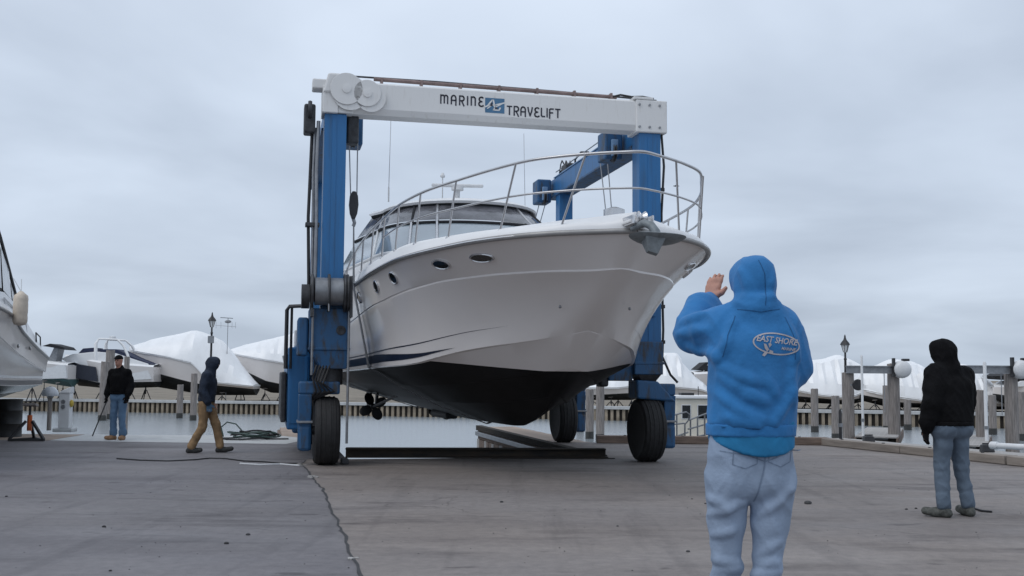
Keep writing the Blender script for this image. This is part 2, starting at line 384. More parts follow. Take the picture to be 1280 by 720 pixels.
# timber sheathing and steel rubbing strip on the right side of the slip
mb = MB()
sheath = thing('slip_fender_wall', 'timber boards under a grey steel strip along the right side of the lifting slip', 'dock wall', GW(SLIP_R, SLIP_H), G_YAW)
for k in range(34):
    y = .05 + k*.335; dx = -.05 - .012*random.random()
    m_ = MB().bb(dx-.06, -.003, y, y+.30, -1.7, -.33-.02*random.random())
    m_.build('board', M_wood2 if k % 3 else M_plank, sheath)
MB().bb(-.16, -.0, .02, 11.45, -.24, -.13).build('rubbing_strip', M_grey, sheath, bevel=.01)
MB().bb(-.13, .05, .02, 11.5, -.10, .035).build('edge_beam', M_beam, sheath, bevel=.01)
# finger piers
def pier(name, label, x0, x1, y0, y1):
    r = thing(name, label, 'pier', GW((x0+x1)/2, y0), G_YAW); w = (x1-x0)/2
    n = int((y1-y0)/.16)
    me = MB().bb(-w, w, 0, .148, -.06, 0).build('plank', M_tan, r, bevel=.004)
    for k in range(1, n):
        c = me.copy(); COL.objects.link(c); c.parent = r; c.location = (random.uniform(-.015, .015), k*.16, -.002-random.random()*.006)
    for s in (-1, 1): MB().bb(s*w-.07, s*w+.07, .02, y1-y0, -.34, -.07).build('stringer', M_wood2, r, bevel=.008)
    for k in range(4):
        y = .5+k*(y1-y0-1)/3
        for s in (-1, 1): MB().lathe([(.15, -2.6), (.15, -.36)], (s*(w-.1), y, 0), n=10).build('pile', M_wood, r, smooth=40)
    return r
pier('finger_pier', 'narrow plank pier on the right side of the slip, under the hoist rear wheel', SLIP_R, SLIP_R+PIER_W, 5.12, 12.5)
pier('finger_pier', 'narrow plank pier on the left side of the slip, behind the blue engine housing', SLIP_L-PIER_W, SLIP_L, 6.5, 12.5)
# light concrete apron and plank walk at the left quay
sheet('concrete_apron', [(-9.6, 22.55), (-7.4, 22.25), (-4.55, 22.0), (-4.4, 23.9), (-5.25, 24.87), (-9.75, 24.87)], .004, M_cap)
sheet('boardwalk', [(-40, 22.9), (-9.62, 22.6), (-9.77, 24.87), (-40, 24.87)], .004, M_tan)
# steel H-beam across the slip head
a, b = ground(432, 572), ground(759, 572.5)
d = b-a; rz = math.atan2(d.y, d.x); Ln = d.length
r = thing('steel_beam', 'long black steel beam lying across the head of the slip', 'beam', a, rz)
MB().bb(0, Ln, -.12, .12, .004, .026).build('bottom_flange', M_beam, r, bevel=.004)
MB().bb(0, Ln-.03, -.012, .012, .026, .145).build('web', M_beam, r)
MB().bb(-.0, Ln-.04, -.12, .12, .145, .168).build('top_flange', M_beam, r, bevel=.004)
MB().bb(Ln*.55, Ln+.1, -.22, -.125, .003, .012).build('wear_plate', M_beam, r)
# slanting plank resting on the right slip edge
# kerb timbers along the right quay
def kerb(a, b, label, w=.28, h=.16, m=M_wood2, z=0.0):
    a, b = Vector((*a, z)), Vector((*b, z)); d = b-a
    r = thing('kerb_timber', label, 'kerb timber', a, math.atan2(d.y, d.x)); n = max(1, round(d.length/3.0)); L_ = d.length/n
    for k in range(n):
        MB().bb(k*L_+.01, (k+1)*L_-.01, -w/2, w/2, .005, h).build('timber', m, r, bevel=.012)
        for q in (.25, .75): MB().lathe([(.03, h-.01), (.03, h+.015)], (k*L_+L_*q, 0, 0), n=8).build('bolt', M_steel, r)
    return r
e1, e2, e3, e4 = Vector((8.55, 18.1)), Vector((6.85, 23.2)), Vector(xy(GW(SLIP_R+PIER_W, 5.1))), Vector((11.2, 10.4))
kerb(e3+Vector((.1, -.16)), e2+Vector((-.1, -.16)), 'dark brown timber kerb along the quay edge behind the hoist right wheels')
kerb(e2+Vector((-.2, -.1)), e1+Vector((-.2, 0)), 'greyer timber kerb along the slanting quay edge behind the man in black', w=.30, h=.15, m=mat('grey_brown_kerb', (.27, .235, .205), .85, var=.2, scale=3, stretch=(.5, 5, 5), bump=.3))
kerb(e1+Vector((-.2, -.05)), e4+Vector((-.2, 0)), 'grey brown timber kerb at the right end of the quay edge', w=.30, h=.15, m=MATS['grey_brown_kerb'])
# water and far shore
mb = MB(); mb.add([(-500, -80, WATER_Z), (500, -80, WATER_Z), (500, 130, WATER_Z), (-500, 130, WATER_Z)], [(0, 1, 2, 3)]); struct(mb.build('water', M_water))
SH = [(-160, 100), (-70, 82.0), (-19.6, 71.9), (-2.5, 68.3), (21.9, 60.3), (70, 45), (160, 10)]
LAND = -.55
sheet('far_shore', SH + [(3000, 10), (3000, 4000), (-3000, 4000), (-3000, 100)], LAND, M_land)
sw = thing('seawall', 'long timber bulkhead with pale cap along the far shore across the water', 'seawall', (0, 0, 0))
cap, pl, wa = MB(), MB(), MB()
for i in range(len(SH)-1):
    a, b = Vector((*SH[i], 0)), Vector((*SH[i+1], 0)); d = (b-a).normalized(); n = Vector((d.y, -d.x, 0)); L_ = (b-a).length
    q = [a+n*.30, b+n*.30, b-n*.55, a-n*.55]
    cap.hexa([Vector((p.x, p.y, LAND+.03)) for p in q] + [Vector((p.x, p.y, LAND+.20)) for p in q])
    q = [a+n*.02, b+n*.02, b-n*.2, a-n*.2]
    wa.hexa([Vector((p.x, p.y, WATER_Z-.6)) for p in q] + [Vector((p.x, p.y, LAND+.03)) for p in q])
    if 0 < i < 5:
        for k in range(int(L_/.36)):
            p = a+d*(k*.36+.1)+n*.12; pl.box((p.x, p.y, (WATER_Z+LAND)/2-.25+.03), (.17, .17, LAND-WATER_Z+.5), rz=math.atan2(d.y, d.x))
cap.build('cap', M_cap, sw); wa.build('backing', mat('dark_bulkhead', (.05, .042, .035), .9), sw); o = pl.build('pile', mat('bulkhead_pile', (.27, .225, .17), .9, var=.35, scale=1.3), sw); o['kind'] = 'stuff'
#PART3
# ================================================================== THE LIFTED CRUISER
US = -9.6
CURVES = {
 'keel':  [(1.42, .012, .68), (.43, .014, .635), (-1.5, .016, .635), (-4, .016, .68), (US, .016, .82)],
 'fore':  [(2.75, 0, 1.14), (2.4, .24, 1.07), (1.5, .58, 1.01), (0, .82, .98), (-3, .90, 1.0), (US, .90, 1.08)],
 'strake': [(3.36, 0, 1.52), (3.0, .36, 1.43), (2.5, .65, 1.38), (1.5, 1.05, 1.29), (0, 1.36, 1.25), (-3, 1.46, 1.24), (US, 1.43, 1.27)],
 'chine': [(4.02, 0, 1.99), (3.5, .65, 1.85), (3, 1.0, 1.79), (2.5, 1.25, 1.73), (2, 1.48, 1.65), (1.5, 1.65, 1.58), (1, 1.78, 1.55), (0, 1.92, 1.53), (-3, 1.98, 1.48), (US, 1.93, 1.44)],
 'mid':   [(4.64, 0, 2.37), (4.3, .42, 2.34), (4, .66, 2.32), (3.5, 1.0, 2.27), (3, 1.29, 2.23), (2.5, 1.52, 2.18), (2, 1.69, 2.13), (1.5, 1.82, 2.09), (1, 1.92, 2.06), (0, 2.03, 2.0), (-3, 2.08, 1.9), (US, 2.0, 1.82)],
 'knuckle': [(5.15, 0, 2.70), (4.95, .36, 2.70), (4.5, .84, 2.71), (4, 1.2, 2.71), (3.5, 1.47, 2.70), (3, 1.68, 2.69), (2.5, 1.83, 2.66), (2, 1.95, 2.63), (1.5, 2.04, 2.59), (1, 2.1, 2.55), (0, 2.16, 2.49), (-3, 2.18, 2.28), (US, 2.07, 2.15)],
 'sheer': [(5.55, 0, 3.09), (5.35, .42, 3.09), (5.13, .84, 3.08), (4.85, 1.17, 3.07), (4.54, 1.42, 3.06), (4.2, 1.62, 3.05), (3.69, 1.84, 3.03), (2.92, 2.07, 3.01), (2.2, 2.18, 3.0), (1.4, 2.23, 2.98), (0, 2.26, 2.94), (-1, 2.27, 2.9), (-3, 2.26, 2.76), (US, 2.12, 2.66)],
}
NS = 64
def resample(ctrl, n=NS):
    c = np.array(ctrl, float); x = np.sqrt(np.maximum(c[0, 0]-c[:, 0], 0)); q = np.linspace(0, x[-1], n)
    return np.stack([c[0, 0]-q*q, pchip(x, c[:, 1], q), pchip(x, c[:, 2], q)], 1)
def build_rows(curves):
    C = {k: resample(v) for k, v in curves.items()}
    q = np.linspace(0, 1, NS); fade = np.clip(q/.10, 0, 1)
    def off(a, db, dz):
        r = a.copy(); r[:, 1] += db*fade; r[:, 2] += dz*(.4+.6*fade); return r
    rows = []
    rows.append(('b', C['keel']))
    for f in (.25, .5, .75): rows.append(('b', C['keel']*(1-f)+C['fore']*f+np.stack([.16*4*f*(1-f)*(1-q)**4, 0*q, -.035*4*f*(1-f)*(1-q)**4], 1)))
    rows.append(('b', C['fore']))
    k1 = off(C['fore'], .035, .0); rows.append(('b', k1))
    rows.append(('b', .5*(k1+C['strake'])))
    rows.append(('b', C['strake'])); s1 = off(C['strake'], .05, -.004); rows.append(('b', s1)); rows.append(('b', .5*(s1+C['chine'])))
    rows.append(('b', C['chine'])); fade = np.clip(q/.3, 0, 1); c2 = off(C['chine'], .055, .012); rows.append(('t', c2))
    fade = np.clip(q/.10, 0, 1); n2 = off(C['knuckle'], -.016, -.034)
    A, Mi, N2 = c2, C['mid'], n2
    for f in np.linspace(0, 1, 9)[1:]:
        rows.append(('t', A*(2*(f-.5)*(f-1)) + Mi*(-4*f*(f-1)) + N2*(2*f*(f-.5))))
    rows.append(('t', off(C['knuckle'], -.014, -.010))); rows.append(('t', C['knuckle']))
    for f in (.33, .67): rows.append(('t', C['knuckle']*(1-f)+C['sheer']*f + np.array([0, -.012, 0])*fade[:, None]))
    rows.append(('t', C['sheer']))
    return C, rows
def hull_mesh(rows, k=1.0):
    mb = MB(); n = NS
    for side in (-1, 1):
        for (ta, A), (tb, Bq) in zip(rows[:-1], rows[1:]):
            v = [(side*p[1]*k, -p[0]*k, p[2]*k) for p in A] + [(side*p[1]*k, -p[0]*k, p[2]*k) for p in Bq]
            f = [(i, i+1, n+i+1, n+i) for i in range(n-1)]
            mb.add(v, f, 0 if ta == 'b' and tb == 'b' else 1)
    # transom
    ring = [(-r[-1, 1]*k, -r[-1, 0]*k, r[-1, 2]*k) for _, r in rows] + [(r[-1, 1]*k, -r[-1, 0]*k, r[-1, 2]*k) for _, r in reversed(rows)]
    mb.add(ring, [tuple(range(len(ring)))], 1)
    return mb
def weld(o, d=1e-4, ang=32):
    bm = bmesh.new(); bm.from_mesh(o.data); bmesh.ops.remove_doubles(bm, verts=bm.verts, dist=d); bmesh.ops.recalc_face_normals(bm, faces=bm.faces); bm.to_mesh(o.data); bm.free()
    o.data.shade_smooth(); o.data.set_sharp_from_angle(angle=R(ang))
def bottom_mat(name, low, high, z0, z1, u0, u1):
    """antifouling up to the painted waterline (a straight painted edge), gelcoat above it"""
    m = bpy.data.materials.new(name); m.use_nodes = True; nt = m.node_tree; b = nt.nodes['Principled BSDF']; N = nt.nodes; Lk = nt.links
    t = N.new('ShaderNodeTexCoord'); s = N.new('ShaderNodeSeparateXYZ'); Lk.new(t.outputs['Object'], s.inputs[0])
    mr = N.new('ShaderNodeMapRange'); Lk.new(s.outputs[1], mr.inputs[0])
    mr.inputs[1].default_value = u0; mr.inputs[2].default_value = u1; mr.inputs[3].default_value = z0; mr.inputs[4].default_value = z1
    g = N.new('ShaderNodeMath'); g.operation = 'GREATER_THAN'; Lk.new(s.outputs[2], g.inputs[0]); Lk.new(mr.outputs[0], g.inputs[1])
    n = N.new('ShaderNodeTexNoise'); n.inputs['Scale'].default_value = 1.8; n.inputs['Detail'].default_value = 6; Lk.new(t.outputs['Object'], n.inputs['Vector'])
    r = N.new('ShaderNodeValToRGB'); r.color_ramp.elements[0].color = (*[c*.6 for c in low], 1); r.color_ramp.elements[1].color = (*[c*1.5 for c in low], 1)
    r.color_ramp.elements[0].position = .35; r.color_ramp.elements[1].position = .7; Lk.new(n.outputs['Fac'], r.inputs[0])
    mx = N.new('ShaderNodeMix'); mx.data_type = 'RGBA'; Lk.new(g.outputs[0], mx.inputs[0]); Lk.new(r.outputs[0], mx.inputs[6]); mx.inputs[7].default_value = (*high, 1)
    Lk.new(mx.outputs[2], b.inputs['Base Color'])
    mm = N.new('ShaderNodeMapRange'); Lk.new(g.outputs[0], mm.inputs[0]); mm.inputs[3].default_value = .5; mm.inputs[4].default_value = .22; Lk.new(mm.outputs[0], b.inputs['Roughness']); b.inputs['Specular IOR Level'].default_value = .12
    return m

CUR, ROWS = build_rows(CURVES)
def at_u(name, u):
    a = CUR[name]; uu = a[::-1, 0]; return float(np.interp(u, uu, a[::-1, 1])), float(np.interp(u, uu, a[::-1, 2]))
boat = thing('motor_yacht', 'large white motor yacht with black bottom hanging in slings of the blue hoist', 'yacht', B_O, B_YAW)
hull = hull_mesh(ROWS).build('hull', [bottom_mat('yacht_bottom', (.007, .0075, .0085), (.725, .69, .67), 1.475, 1.62, -3.2, -1.7), M_gel], boat); weld(hull, ang=17)
def BL(u, v, z): return (v, -u, z)
# navy waterline stripe, proud of the topsides
def strip(rowA, rowB, f0, f1, i0, i1, k, side, out=.004):
    mb = MB(); vs = []
    for i in range(i0, i1):
        t = min(1, (i-i0)/14.0)
        for f in (f0, f0+(f1-f0)*t):
            p = rowA[i]*(1-f)+rowB[i]*f; vs.append((side*(p[1]+out)*k, -p[0]*k, p[2]*k))
    n = (len(vs))//2
    return mb.add(vs, [(2*i, 2*i+1, 2*i+3, 2*i+2) for i in range(n-1)])
tops = [r for t_, r in ROWS if t_ == 't']
i0 = int(np.argmin(np.abs(tops[0][:, 0]-2.3)))
for s in (-1, 1):
    strip(tops[0], tops[2], .28, .86, i0, NS, 1, s).build('waterline_stripe', M_navy, boat)
    strip(tops[0], tops[2], 1.02, 1.09, max(0, i0-6), NS, 1, s).build('pin_stripe', M_navy, boat)
# rub rail
sh = CUR['sheer']
for s in (-1, 1):
    MB().tube([BL(p[0], s*(p[1]+.012), p[2]+.0) for p in sh], .034, 8).build('rub_rail', mat('grey_rub_rail', (.30, .295, .29), .4, .3, var=.08), boat, smooth=50)
    MB().tube([BL(p[0], s*(p[1]+.042), p[2]+.0) for p in sh[2:]], .012, 6).build('rub_rail_insert', M_chrome, boat, smooth=50)
# deck
def deck_rise(u): return float(np.interp(u, [-4, 0, 2.5, 4, 5, 5.6], [.24, .26, .22, .15, .11, .09]))
mb = MB(); rings = []
for p in sh:
    u, b, z = p; rr = deck_rise(u); row = []
    for fr, dz in ((1, 0), (.992, .05), (.972, rr*.72), (.94, rr), (.86, rr+.02), (.6, rr+.09), (.3, rr+.13), (0, rr+.14)):
        row.append((b*fr, u, z+dz))
    rings.append([(-v, -u, zz) for v, u, zz in row] + [(v, -u, zz) for v, u, zz in reversed(row[:-1])])
deck = mb.loft(rings, closed=False).build('deck', M_deck, boat); weld(deck, ang=45)
# bow rail
def catmull(P, n=6):
    P = [Vector(p) for p in P]; out = []
    for i in range(len(P)-1):
        a, b, c, d = P[max(i-1, 0)], P[i], P[i+1], P[min(i+2, len(P)-1)]
        for k in range(n):
            t = k/n; out.append(.5*((2*b)+(c-a)*t+(2*a-5*b+4*c-d)*t*t+(3*b-a-3*c+d)*t**3))
    return out+[P[-1]]
def rail_pt(u, side, h, lean=0.0):
    b, z = at_u('sheer', u); inb = .10 if u < 5.2 else .04
    return Vector(BL(u+lean, side*max(0, b-inb), z+deck_rise(u)*.9+h))
us = [-3.6, -3.2, -2.6, -1.9, -1, 0, 1, 2, 3, 3.8, 4.4, 4.8, 5.1, 5.3, 5.44]
def rh(u): return float(np.interp(u, [-3.6, -3.2, -2, -.5, 1.5, 3.7, 5.0, 5.6], [.02, .22, .42, .52, .60, .70, .80, .82]))
full = [rail_pt(u, -1, rh(u), .18 if u > 4.5 else .05) for u in us] + [Vector(BL(5.74, 0, 3.09+.08+.82))] + [rail_pt(u, 1, rh(u), .18 if u > 4.5 else .05) for u in reversed(us)]
MB().tube(catmull(full), .019, 8).build('top_rail', M_rail, boat, smooth=60)
us2 = [u for u in us if u > .5]
mid = [rail_pt(u, -1, rh(u)*.5, .1 if u > 4.5 else .04) for u in us2] + [Vector(BL(5.65, 0, 3.09+.08+.41))] + [rail_pt(u, 1, rh(u)*.5, .1 if u > 4.5 else .04) for u in reversed(us2)]
MB().tube(catmull(mid), .013, 8).build('mid_rail', M_rail, boat, smooth=60)
for s in (-1, 1):
    for u in (5.25, 4.65, 3.75, 2.85, 1.95, 1.05, .15, -.75, -1.65, -2.55):
        a = rail_pt(u-.14, s, -.02); b = rail_pt(u, s, rh(u), .18 if u > 4.5 else .05)
        st = MB().tube([a, b], .014, 8).build('stanchion', M_rail, boat, smooth=60)
        MB().lathe([(.035, 0), (.035, .012), (.018, .03)], a, n=10).build('base', M_chrome, st)
# portholes
def surf(u, f, side):
    (b0, z0), (b1, z1) = at_u('knuckle', u), at_u('sheer', u)
    return Vector(BL(u, side*(b0*(1-f)+b1*f-.004), z0*(1-f)+z1*f))
for s in (-1, 1):
    for u, w, h in ((4.05, .20, .092), (3.28, .18, .095), (1.72, .145, .10), (.72, .135, .10), (-.72, .13, .10), (-4.2, .13, .085), (-5.6, .13, .085)):
        c = surf(u, .52, s); tu = (surf(u+.1, .52, s)-surf(u-.1, .52, s)).normalized(); tv = (surf(u, .7, s)-surf(u, .3, s)).normalized()
        n = tu.cross(tv).normalized()
        if n.x*s < 0: n = -n
        def ring(kw, kh, o): return [c + n*o + tu*(kw*math.cos(a)) + tv*(kh*math.sin(a)) for a in np.linspace(0, 2*math.pi, 28, endpoint=False)]
        ph = MB().loft([ring(w, h, -.01), ring(w, h, .014), ring(w-.012, h-.012, .022), ring(w-.024, h-.022, .014), ring(w-.024, h-.022, -.012)], True, False).build('porthole', M_chrome, boat, smooth=50)
        MB().loft([ring(w-.026, h-.024, .012), ring(.001, .001, .012)], True, False).build('glass', M_glass, ph)
# small fittings on the bow
for px_, pz in ((3.95, 2.14), (3.95, 2.14)): pass
for s in (-1, 1):
    b, z = at_u('mid', 4.25); MB().ell(BL(4.27, s*(b+.012), z-.06), (.02, .02, .022), 8, 6).build('drain', M_grey, boat)
MB().ell(BL(4.72, -.80, 2.98), (.02, .03, .02), 8, 6).build('thruhull', M_chrome, boat)
# anchor on its roller
an = MB()
dish = []
for r_, zo in ((.02, .035), (.16, .03), (.29, .012), (.33, -.004), (.29, -.022), (.15, -.04), (.02, -.05)):
    dish.append([(.0+r_*math.cos(a)*1.0, -.0+r_*.62*math.sin(a), zo+.05*(r_*math.cos(a))**2*6) for a in np.linspace(0, 2*math.pi, 24, endpoint=False)])
an.loft(dish)
an.hexa([(-.13, -.06, -.17), (-.02, -.06, -.20), (-.02, .02, -.20), (-.13, .02, -.17), (-.17, -.13, -.02), (.06, -.13, -.02), (.06, .08, -.02), (-.17, .08, -.02)])
AU, AV, AZ = 6.02, .06, 2.95
o = an.build('anchor', M_galv, boat, smooth=40); o.location = BL(AU, AV, AZ); o.rotation_euler = (R(-13), R(2), R(-8))
MB().tube([(0, .02, .0), (-.01, .03, .09), (-.05, .05, .17), (-.12, .10, .22), (-.2, .3, .22)], [.05, .055, .05, .045, .035], 10).build('shank', M_galv, o, smooth=60)
MB().lathe([(.07, -.05), (.08, -.04), (.045, 0), (.08, .04), (.07, .05)], BL(5.74, -.01, 3.22), 'X', 16).build('anchor_roller', M_chrome, boat, smooth=50)
MB().bb(-.16, .14, -5.74, -5.0, 3.16, 3.20).build('anchor_platform', M_deck, boat, bevel=.012)
for s in (-.13, .11): MB().bb(s-.012, s+.012, -5.80, -5.45, 3.14, 3.25).build('roller_cheek', M_chrome, boat, bevel=.01)
wl_ = MB().lathe([(.10, 0), (.10, .1), (.13, .12), (.13, .2), (.04, .23)], BL(4.9, 0, 3.24), n=16).build('windlass', M_chrome, boat, smooth=40)
MB().box(BL(4.55, .25, 3.31), (.2, .25, .10)).build('deck_hatch', M_gel, boat, bevel=.02)
# deck house: windscreen, curtain band and hardtop
def arc(w, uf, dep, z, ext, n=40, e=.78):
    pts = []
    for t_ in np.linspace(-math.pi/2, math.pi/2, n):
        s_, c_ = math.sin(t_), math.cos(t_)
        pts.append((w*math.copysign(abs(s_)**e, s_), uf-dep*(1-max(c_, 0)**e), z))
    k = 8
    L_ = [(-w-.02*i, pts[0][1]-ext*i/k, z) for i in range(k, 0, -1)]; Rr = [(w+.02*i, pts[-1][1]-ext*i/k, z) for i in range(1, k+1)]
    return [BL(u, v, zz) for v, u, zz in L_+pts+Rr]
A0 = arc(1.98, 1.05, 1.9, 3.10, 3.4); A1 = arc(1.90, .30, 1.65, 3.42, 3.2); A2 = arc(1.62, -.72, 1.7, 4.03, 1.7, e=.9); A2b = arc(1.615, -.75, 1.7, 4.07, 1.6, e=.9)
A3 = arc(1.40, -1.32, 1.7, 4.45, .4, e=.95); n_ = len(A0)
o = MB().loft([A0, A1], False).build('trunk_cabin', M_deck, boat); weld(o, ang=40)
mull = [0, 8, 17, 21, 34, 38, 47, n_-1]
def panes(lo, hi, name, m, gap=1):
    for a, b in zip(mull[:-1], mull[1:]):
        rows = []
        for f in np.linspace(.04, .96, 4):
            rows.append([Vector(lo[i]).lerp(Vector(hi[i]), f) for i in range(a, b+1)])
        MB().loft(rows, False).build(name, m, boat, smooth=40)
panes(A1, A2, 'windscreen_pane', M_paneglass); panes(A2b, A3, 'curtain_pane', M_vinyl)
MB().tube([Vector(p)+Vector((0, 0, .0)) for p in A2], .035, 8).build('windscreen_header', M_canvas, boat, smooth=50)
MB().tube([Vector(p)+Vector((0, -.01, -.01)) for p in A3], .045, 8).build('curtain_edge', M_canvas, boat, smooth=50)
MB().tube(A1, .03, 8).build('windscreen_sill', M_deck, boat, smooth=50)
for i in mull[1:-1]:
    MB().tube([Vector(A1[i])*1.003, Vector(A2[i])*1.003], .028, 8).build('mullion', M_deck if i in (8, 47) else M_chrome, boat, smooth=50)
    MB().tube([A2[i], A3[i]], .03, 8).build('curtain_post', M_canvas if i in (17, 38) else M_rail, boat, smooth=50)
R1 = arc(1.46, -1.22, 1.75, 4.45, .45, e=.95); R2 = arc(1.47, -1.19, 1.78, 4.49, .5, e=.95); R3 = arc(1.38, -1.32, 1.7, 4.55, .45, e=.95); R4 = arc(.95, -1.9, 1.2, 4.65, .35, e=.95); R5 = arc(.3, -2.7, .4, 4.69, .2); R0_ = arc(.9, -2.0, 1.1, 4.45, .4)
o = MB().loft([R0_, R1, R2, R3, R4, R5], False).build('hardtop', M_deck, boat); weld(o, ang=40)
# radar, aerials
rd = MB().lathe([(.05, 0), (.05, .28), (.12, .30), (.12, .36)], BL(-3.0, 0, 4.68), n=12).build('radar_pedestal', M_plastic, boat, smooth=40)
MB().box(BL(-3.0, .0, 5.07), (1.0, .09, .06), rz=R(-12)).build('radar_scanner', M_plastic, rd, bevel=.02)
MB().tube([BL(-3.2, -.25, 4.7), BL(-3.2, -.25, 5.25)], .012, 6).build('mast_light', M_plastic, boat)
MB().lathe([(.04, 0), (.05, .03), (.02, .09)], BL(-3.2, -.25, 5.25), n=10).build('anchor_light', M_plastic, boat)
MB().lathe([(.16, 0), (.17, .07), (.09, .13), (.01, .14)], BL(-3.6, .6, 4.68), n=16).build('satellite_dome', M_plastic, boat, smooth=60)
ae = MB().tube([BL(-2.4, -1.45, 4.58), BL(-2.4, -1.45, 4.85)], .016, 6).build('aerial', M_plastic, boat)
MB().tube([BL(-2.4, -1.45, 4.85), BL(-2.45, -1.42, 6.4)], .007, 6).build('whip', M_rail, ae)
ae = MB().tube([BL(-3.4, 1.5, 4.58), BL(-3.4, 1.5, 4.8)], .016, 6).build('aerial', M_plastic, boat)
MB().tube([BL(-3.4, 1.5, 4.8), BL(-3.45, 1.48, 6.3)], .006, 6).build('whip', M_rail, ae)
MB().tube([BL(-.4, 1.35, 3.5), BL(.7, 1.3, 3.52), BL(.8, 1.25, 3.33)], .012, 6).build('deck_grab_rail', M_rail, boat, smooth=60)
# propellers, shafts, rudders
for s in (-1, 1):
    sh_ = MB().tube([BL(-4.6, s*.8, 1.0), BL(-7.4, s*.8, .70)], .03, 8).build('propeller_shaft', M_steel, boat)
    MB().bar(BL(-7.05, s*.8, .74), BL(-6.9, s*.8, 1.15), .05, .14).build('shaft_bracket', M_boot, boat)
    pr = MB().lathe([(.03, 0), (.07, .03), (.07, .16), (.03, .22)], BL(-7.35, s*.8, .70), 'Y', 12).build('propeller', M_boot, boat, smooth=50)
    for k in range(4):
        a = k*math.pi/2+.5; c = Vector(BL(-7.45, s*.8, .70)) + Vector((.19*math.cos(a), 0, .19*math.sin(a)))
        bl = MB().ell((0, 0, 0), (.15, .02, .12)).build('blade', M_boot, pr, smooth=60); bl.location = c; bl.rotation_euler = (R(24), -a, 0)
    MB().hexa([(s*.8-.02, 7.8, .55), (s*.8+.02, 7.8, .55), (s*.8+.02, 8.2, .55), (s*.8-.02, 8.2, .55), (s*.8-.025, 7.75, 1.1), (s*.8+.025, 7.75, 1.1), (s*.8+.025, 8.3, 1.1), (s*.8-.025, 8.3, 1.1)]).build('rudder', M_boot, boat)
MB().bb(-.12, .12, 3.2, 4.6, .58, .72).build('strut_pad', M_boot, boat, bevel=.05)

# ================================================================== BOAT STORED AT THE LEFT
C2 = dict(CURVES); C2['sheer'] = [(u, b, z if u > -1 else z-.5*min(1, (-1-u)/7.0)) for u, b, z in CURVES['sheer']]
C2['knuckle'] = [(u, b, z if u > -1 else z-.34*min(1, (-1-u)/7.0)) for u, b, z in CURVES['knuckle']]
_, ROWS2 = build_rows(C2)
K2 = .93
stern = atdist(59, 467, 27.2); y2 = R(17.5)
ax2 = Vector((-math.sin(y2), math.cos(y2), 0)); tx2 = Vector((math.cos(y2), math.sin(y2), 0))
O2 = Vector((stern.x, stern.y, 0)) - ax2*(-US*K2) - tx2*(2.1*K2)
O2.z = -.24
b2 = thing('stored_cruiser', 'white cruiser with green waterline band on stands at the left quay', 'yacht', O2, y2)
o = hull_mesh(ROWS2, K2).build('hull', [bottom_mat('cruiser_bottom', (.16, .14, .10), (.05, .10, .10), 1.27*K2, 1.27*K2, -5, 10), mat('grey_white_gelcoat', (.62, .605, .60), .25, var=.02, coat=.3)], b2); weld(o)
tops2 = [r for t_, r in ROWS2 if t_ == 't']
for s in (-1, 1):
    strip(tops2[0], tops2[2], .05, .5, 10, NS, K2, s).build('waterline_stripe', M_navy, b2)
    strip(tops2[0], tops2[2], .7, .95, 10, NS, K2, s).build('pin_stripe', M_plastic, b2)
sh2 = tops2[-1]
for s in (-1, 1): MB().tube([(s*(p[1]+.01)*K2, -p[0]*K2, p[2]*K2) for p in sh2], .03, 8).build('rub_rail', MATS['grey_rub_rail'], b2, smooth=50)
rings = []
for p in sh2:
    u, b, z = p; row = [(b*f*K2, -u*K2, (z+dz)*K2) for f, dz in ((1, 0), (.97, .16), (.92, .20), (.6, .26), (0, .3))]
    rings.append([(-x, y, zz) for x, y, zz in row] + [(x, y, zz) for x, y, zz in reversed(row[:-1])])
o = MB().loft(rings, False).build('deck', M_deck, b2); weld(o, ang=45)
# cockpit coaming, camper canvas and dark frame
def cv(v, u, z): return (v*K2, -u*K2, z*K2)
prof = [(-1.2, 3.2, 1.8), (-2.2, 3.45, 1.8), (-3.4, 3.5, 1.8), (-5.0, 3.35, 1.82), (-7.2, 3.0, 1.84), (-9.3, 2.62, 1.84)]
rings = [[cv(-w-.12, u, 2.45), cv(-w, u, z), cv(-w*.5, u, z+.05), cv(w*.5, u, z+.05), cv(w, u, z), cv(w+.12, u, 2.45)] for u, z, w in prof]
o = MB().loft(rings, False).build('coaming', M_deck, b2, smooth=40)
ctop = [(-1.4, 4.75), (-2.6, 5.05), (-3.6, 4.75), (-5.2, 4.15), (-7.0, 3.45), (-8.4, 2.95)]
pz = lambda u: float(np.interp(-u, [-q[0] for q in prof], [q[1] for q in prof]))
rings = [[cv(-1.72, u, pz(u)-.03), cv(-1.6, u, z-.08), cv(-.9, u, z+.06), cv(.9, u, z+.06), cv(1.6, u, z-.08), cv(1.72, u, pz(u)-.03)] for u, z in ctop]
MB().loft(rings, False).build('camper_canvas', M_canvas, b2, smooth=30)
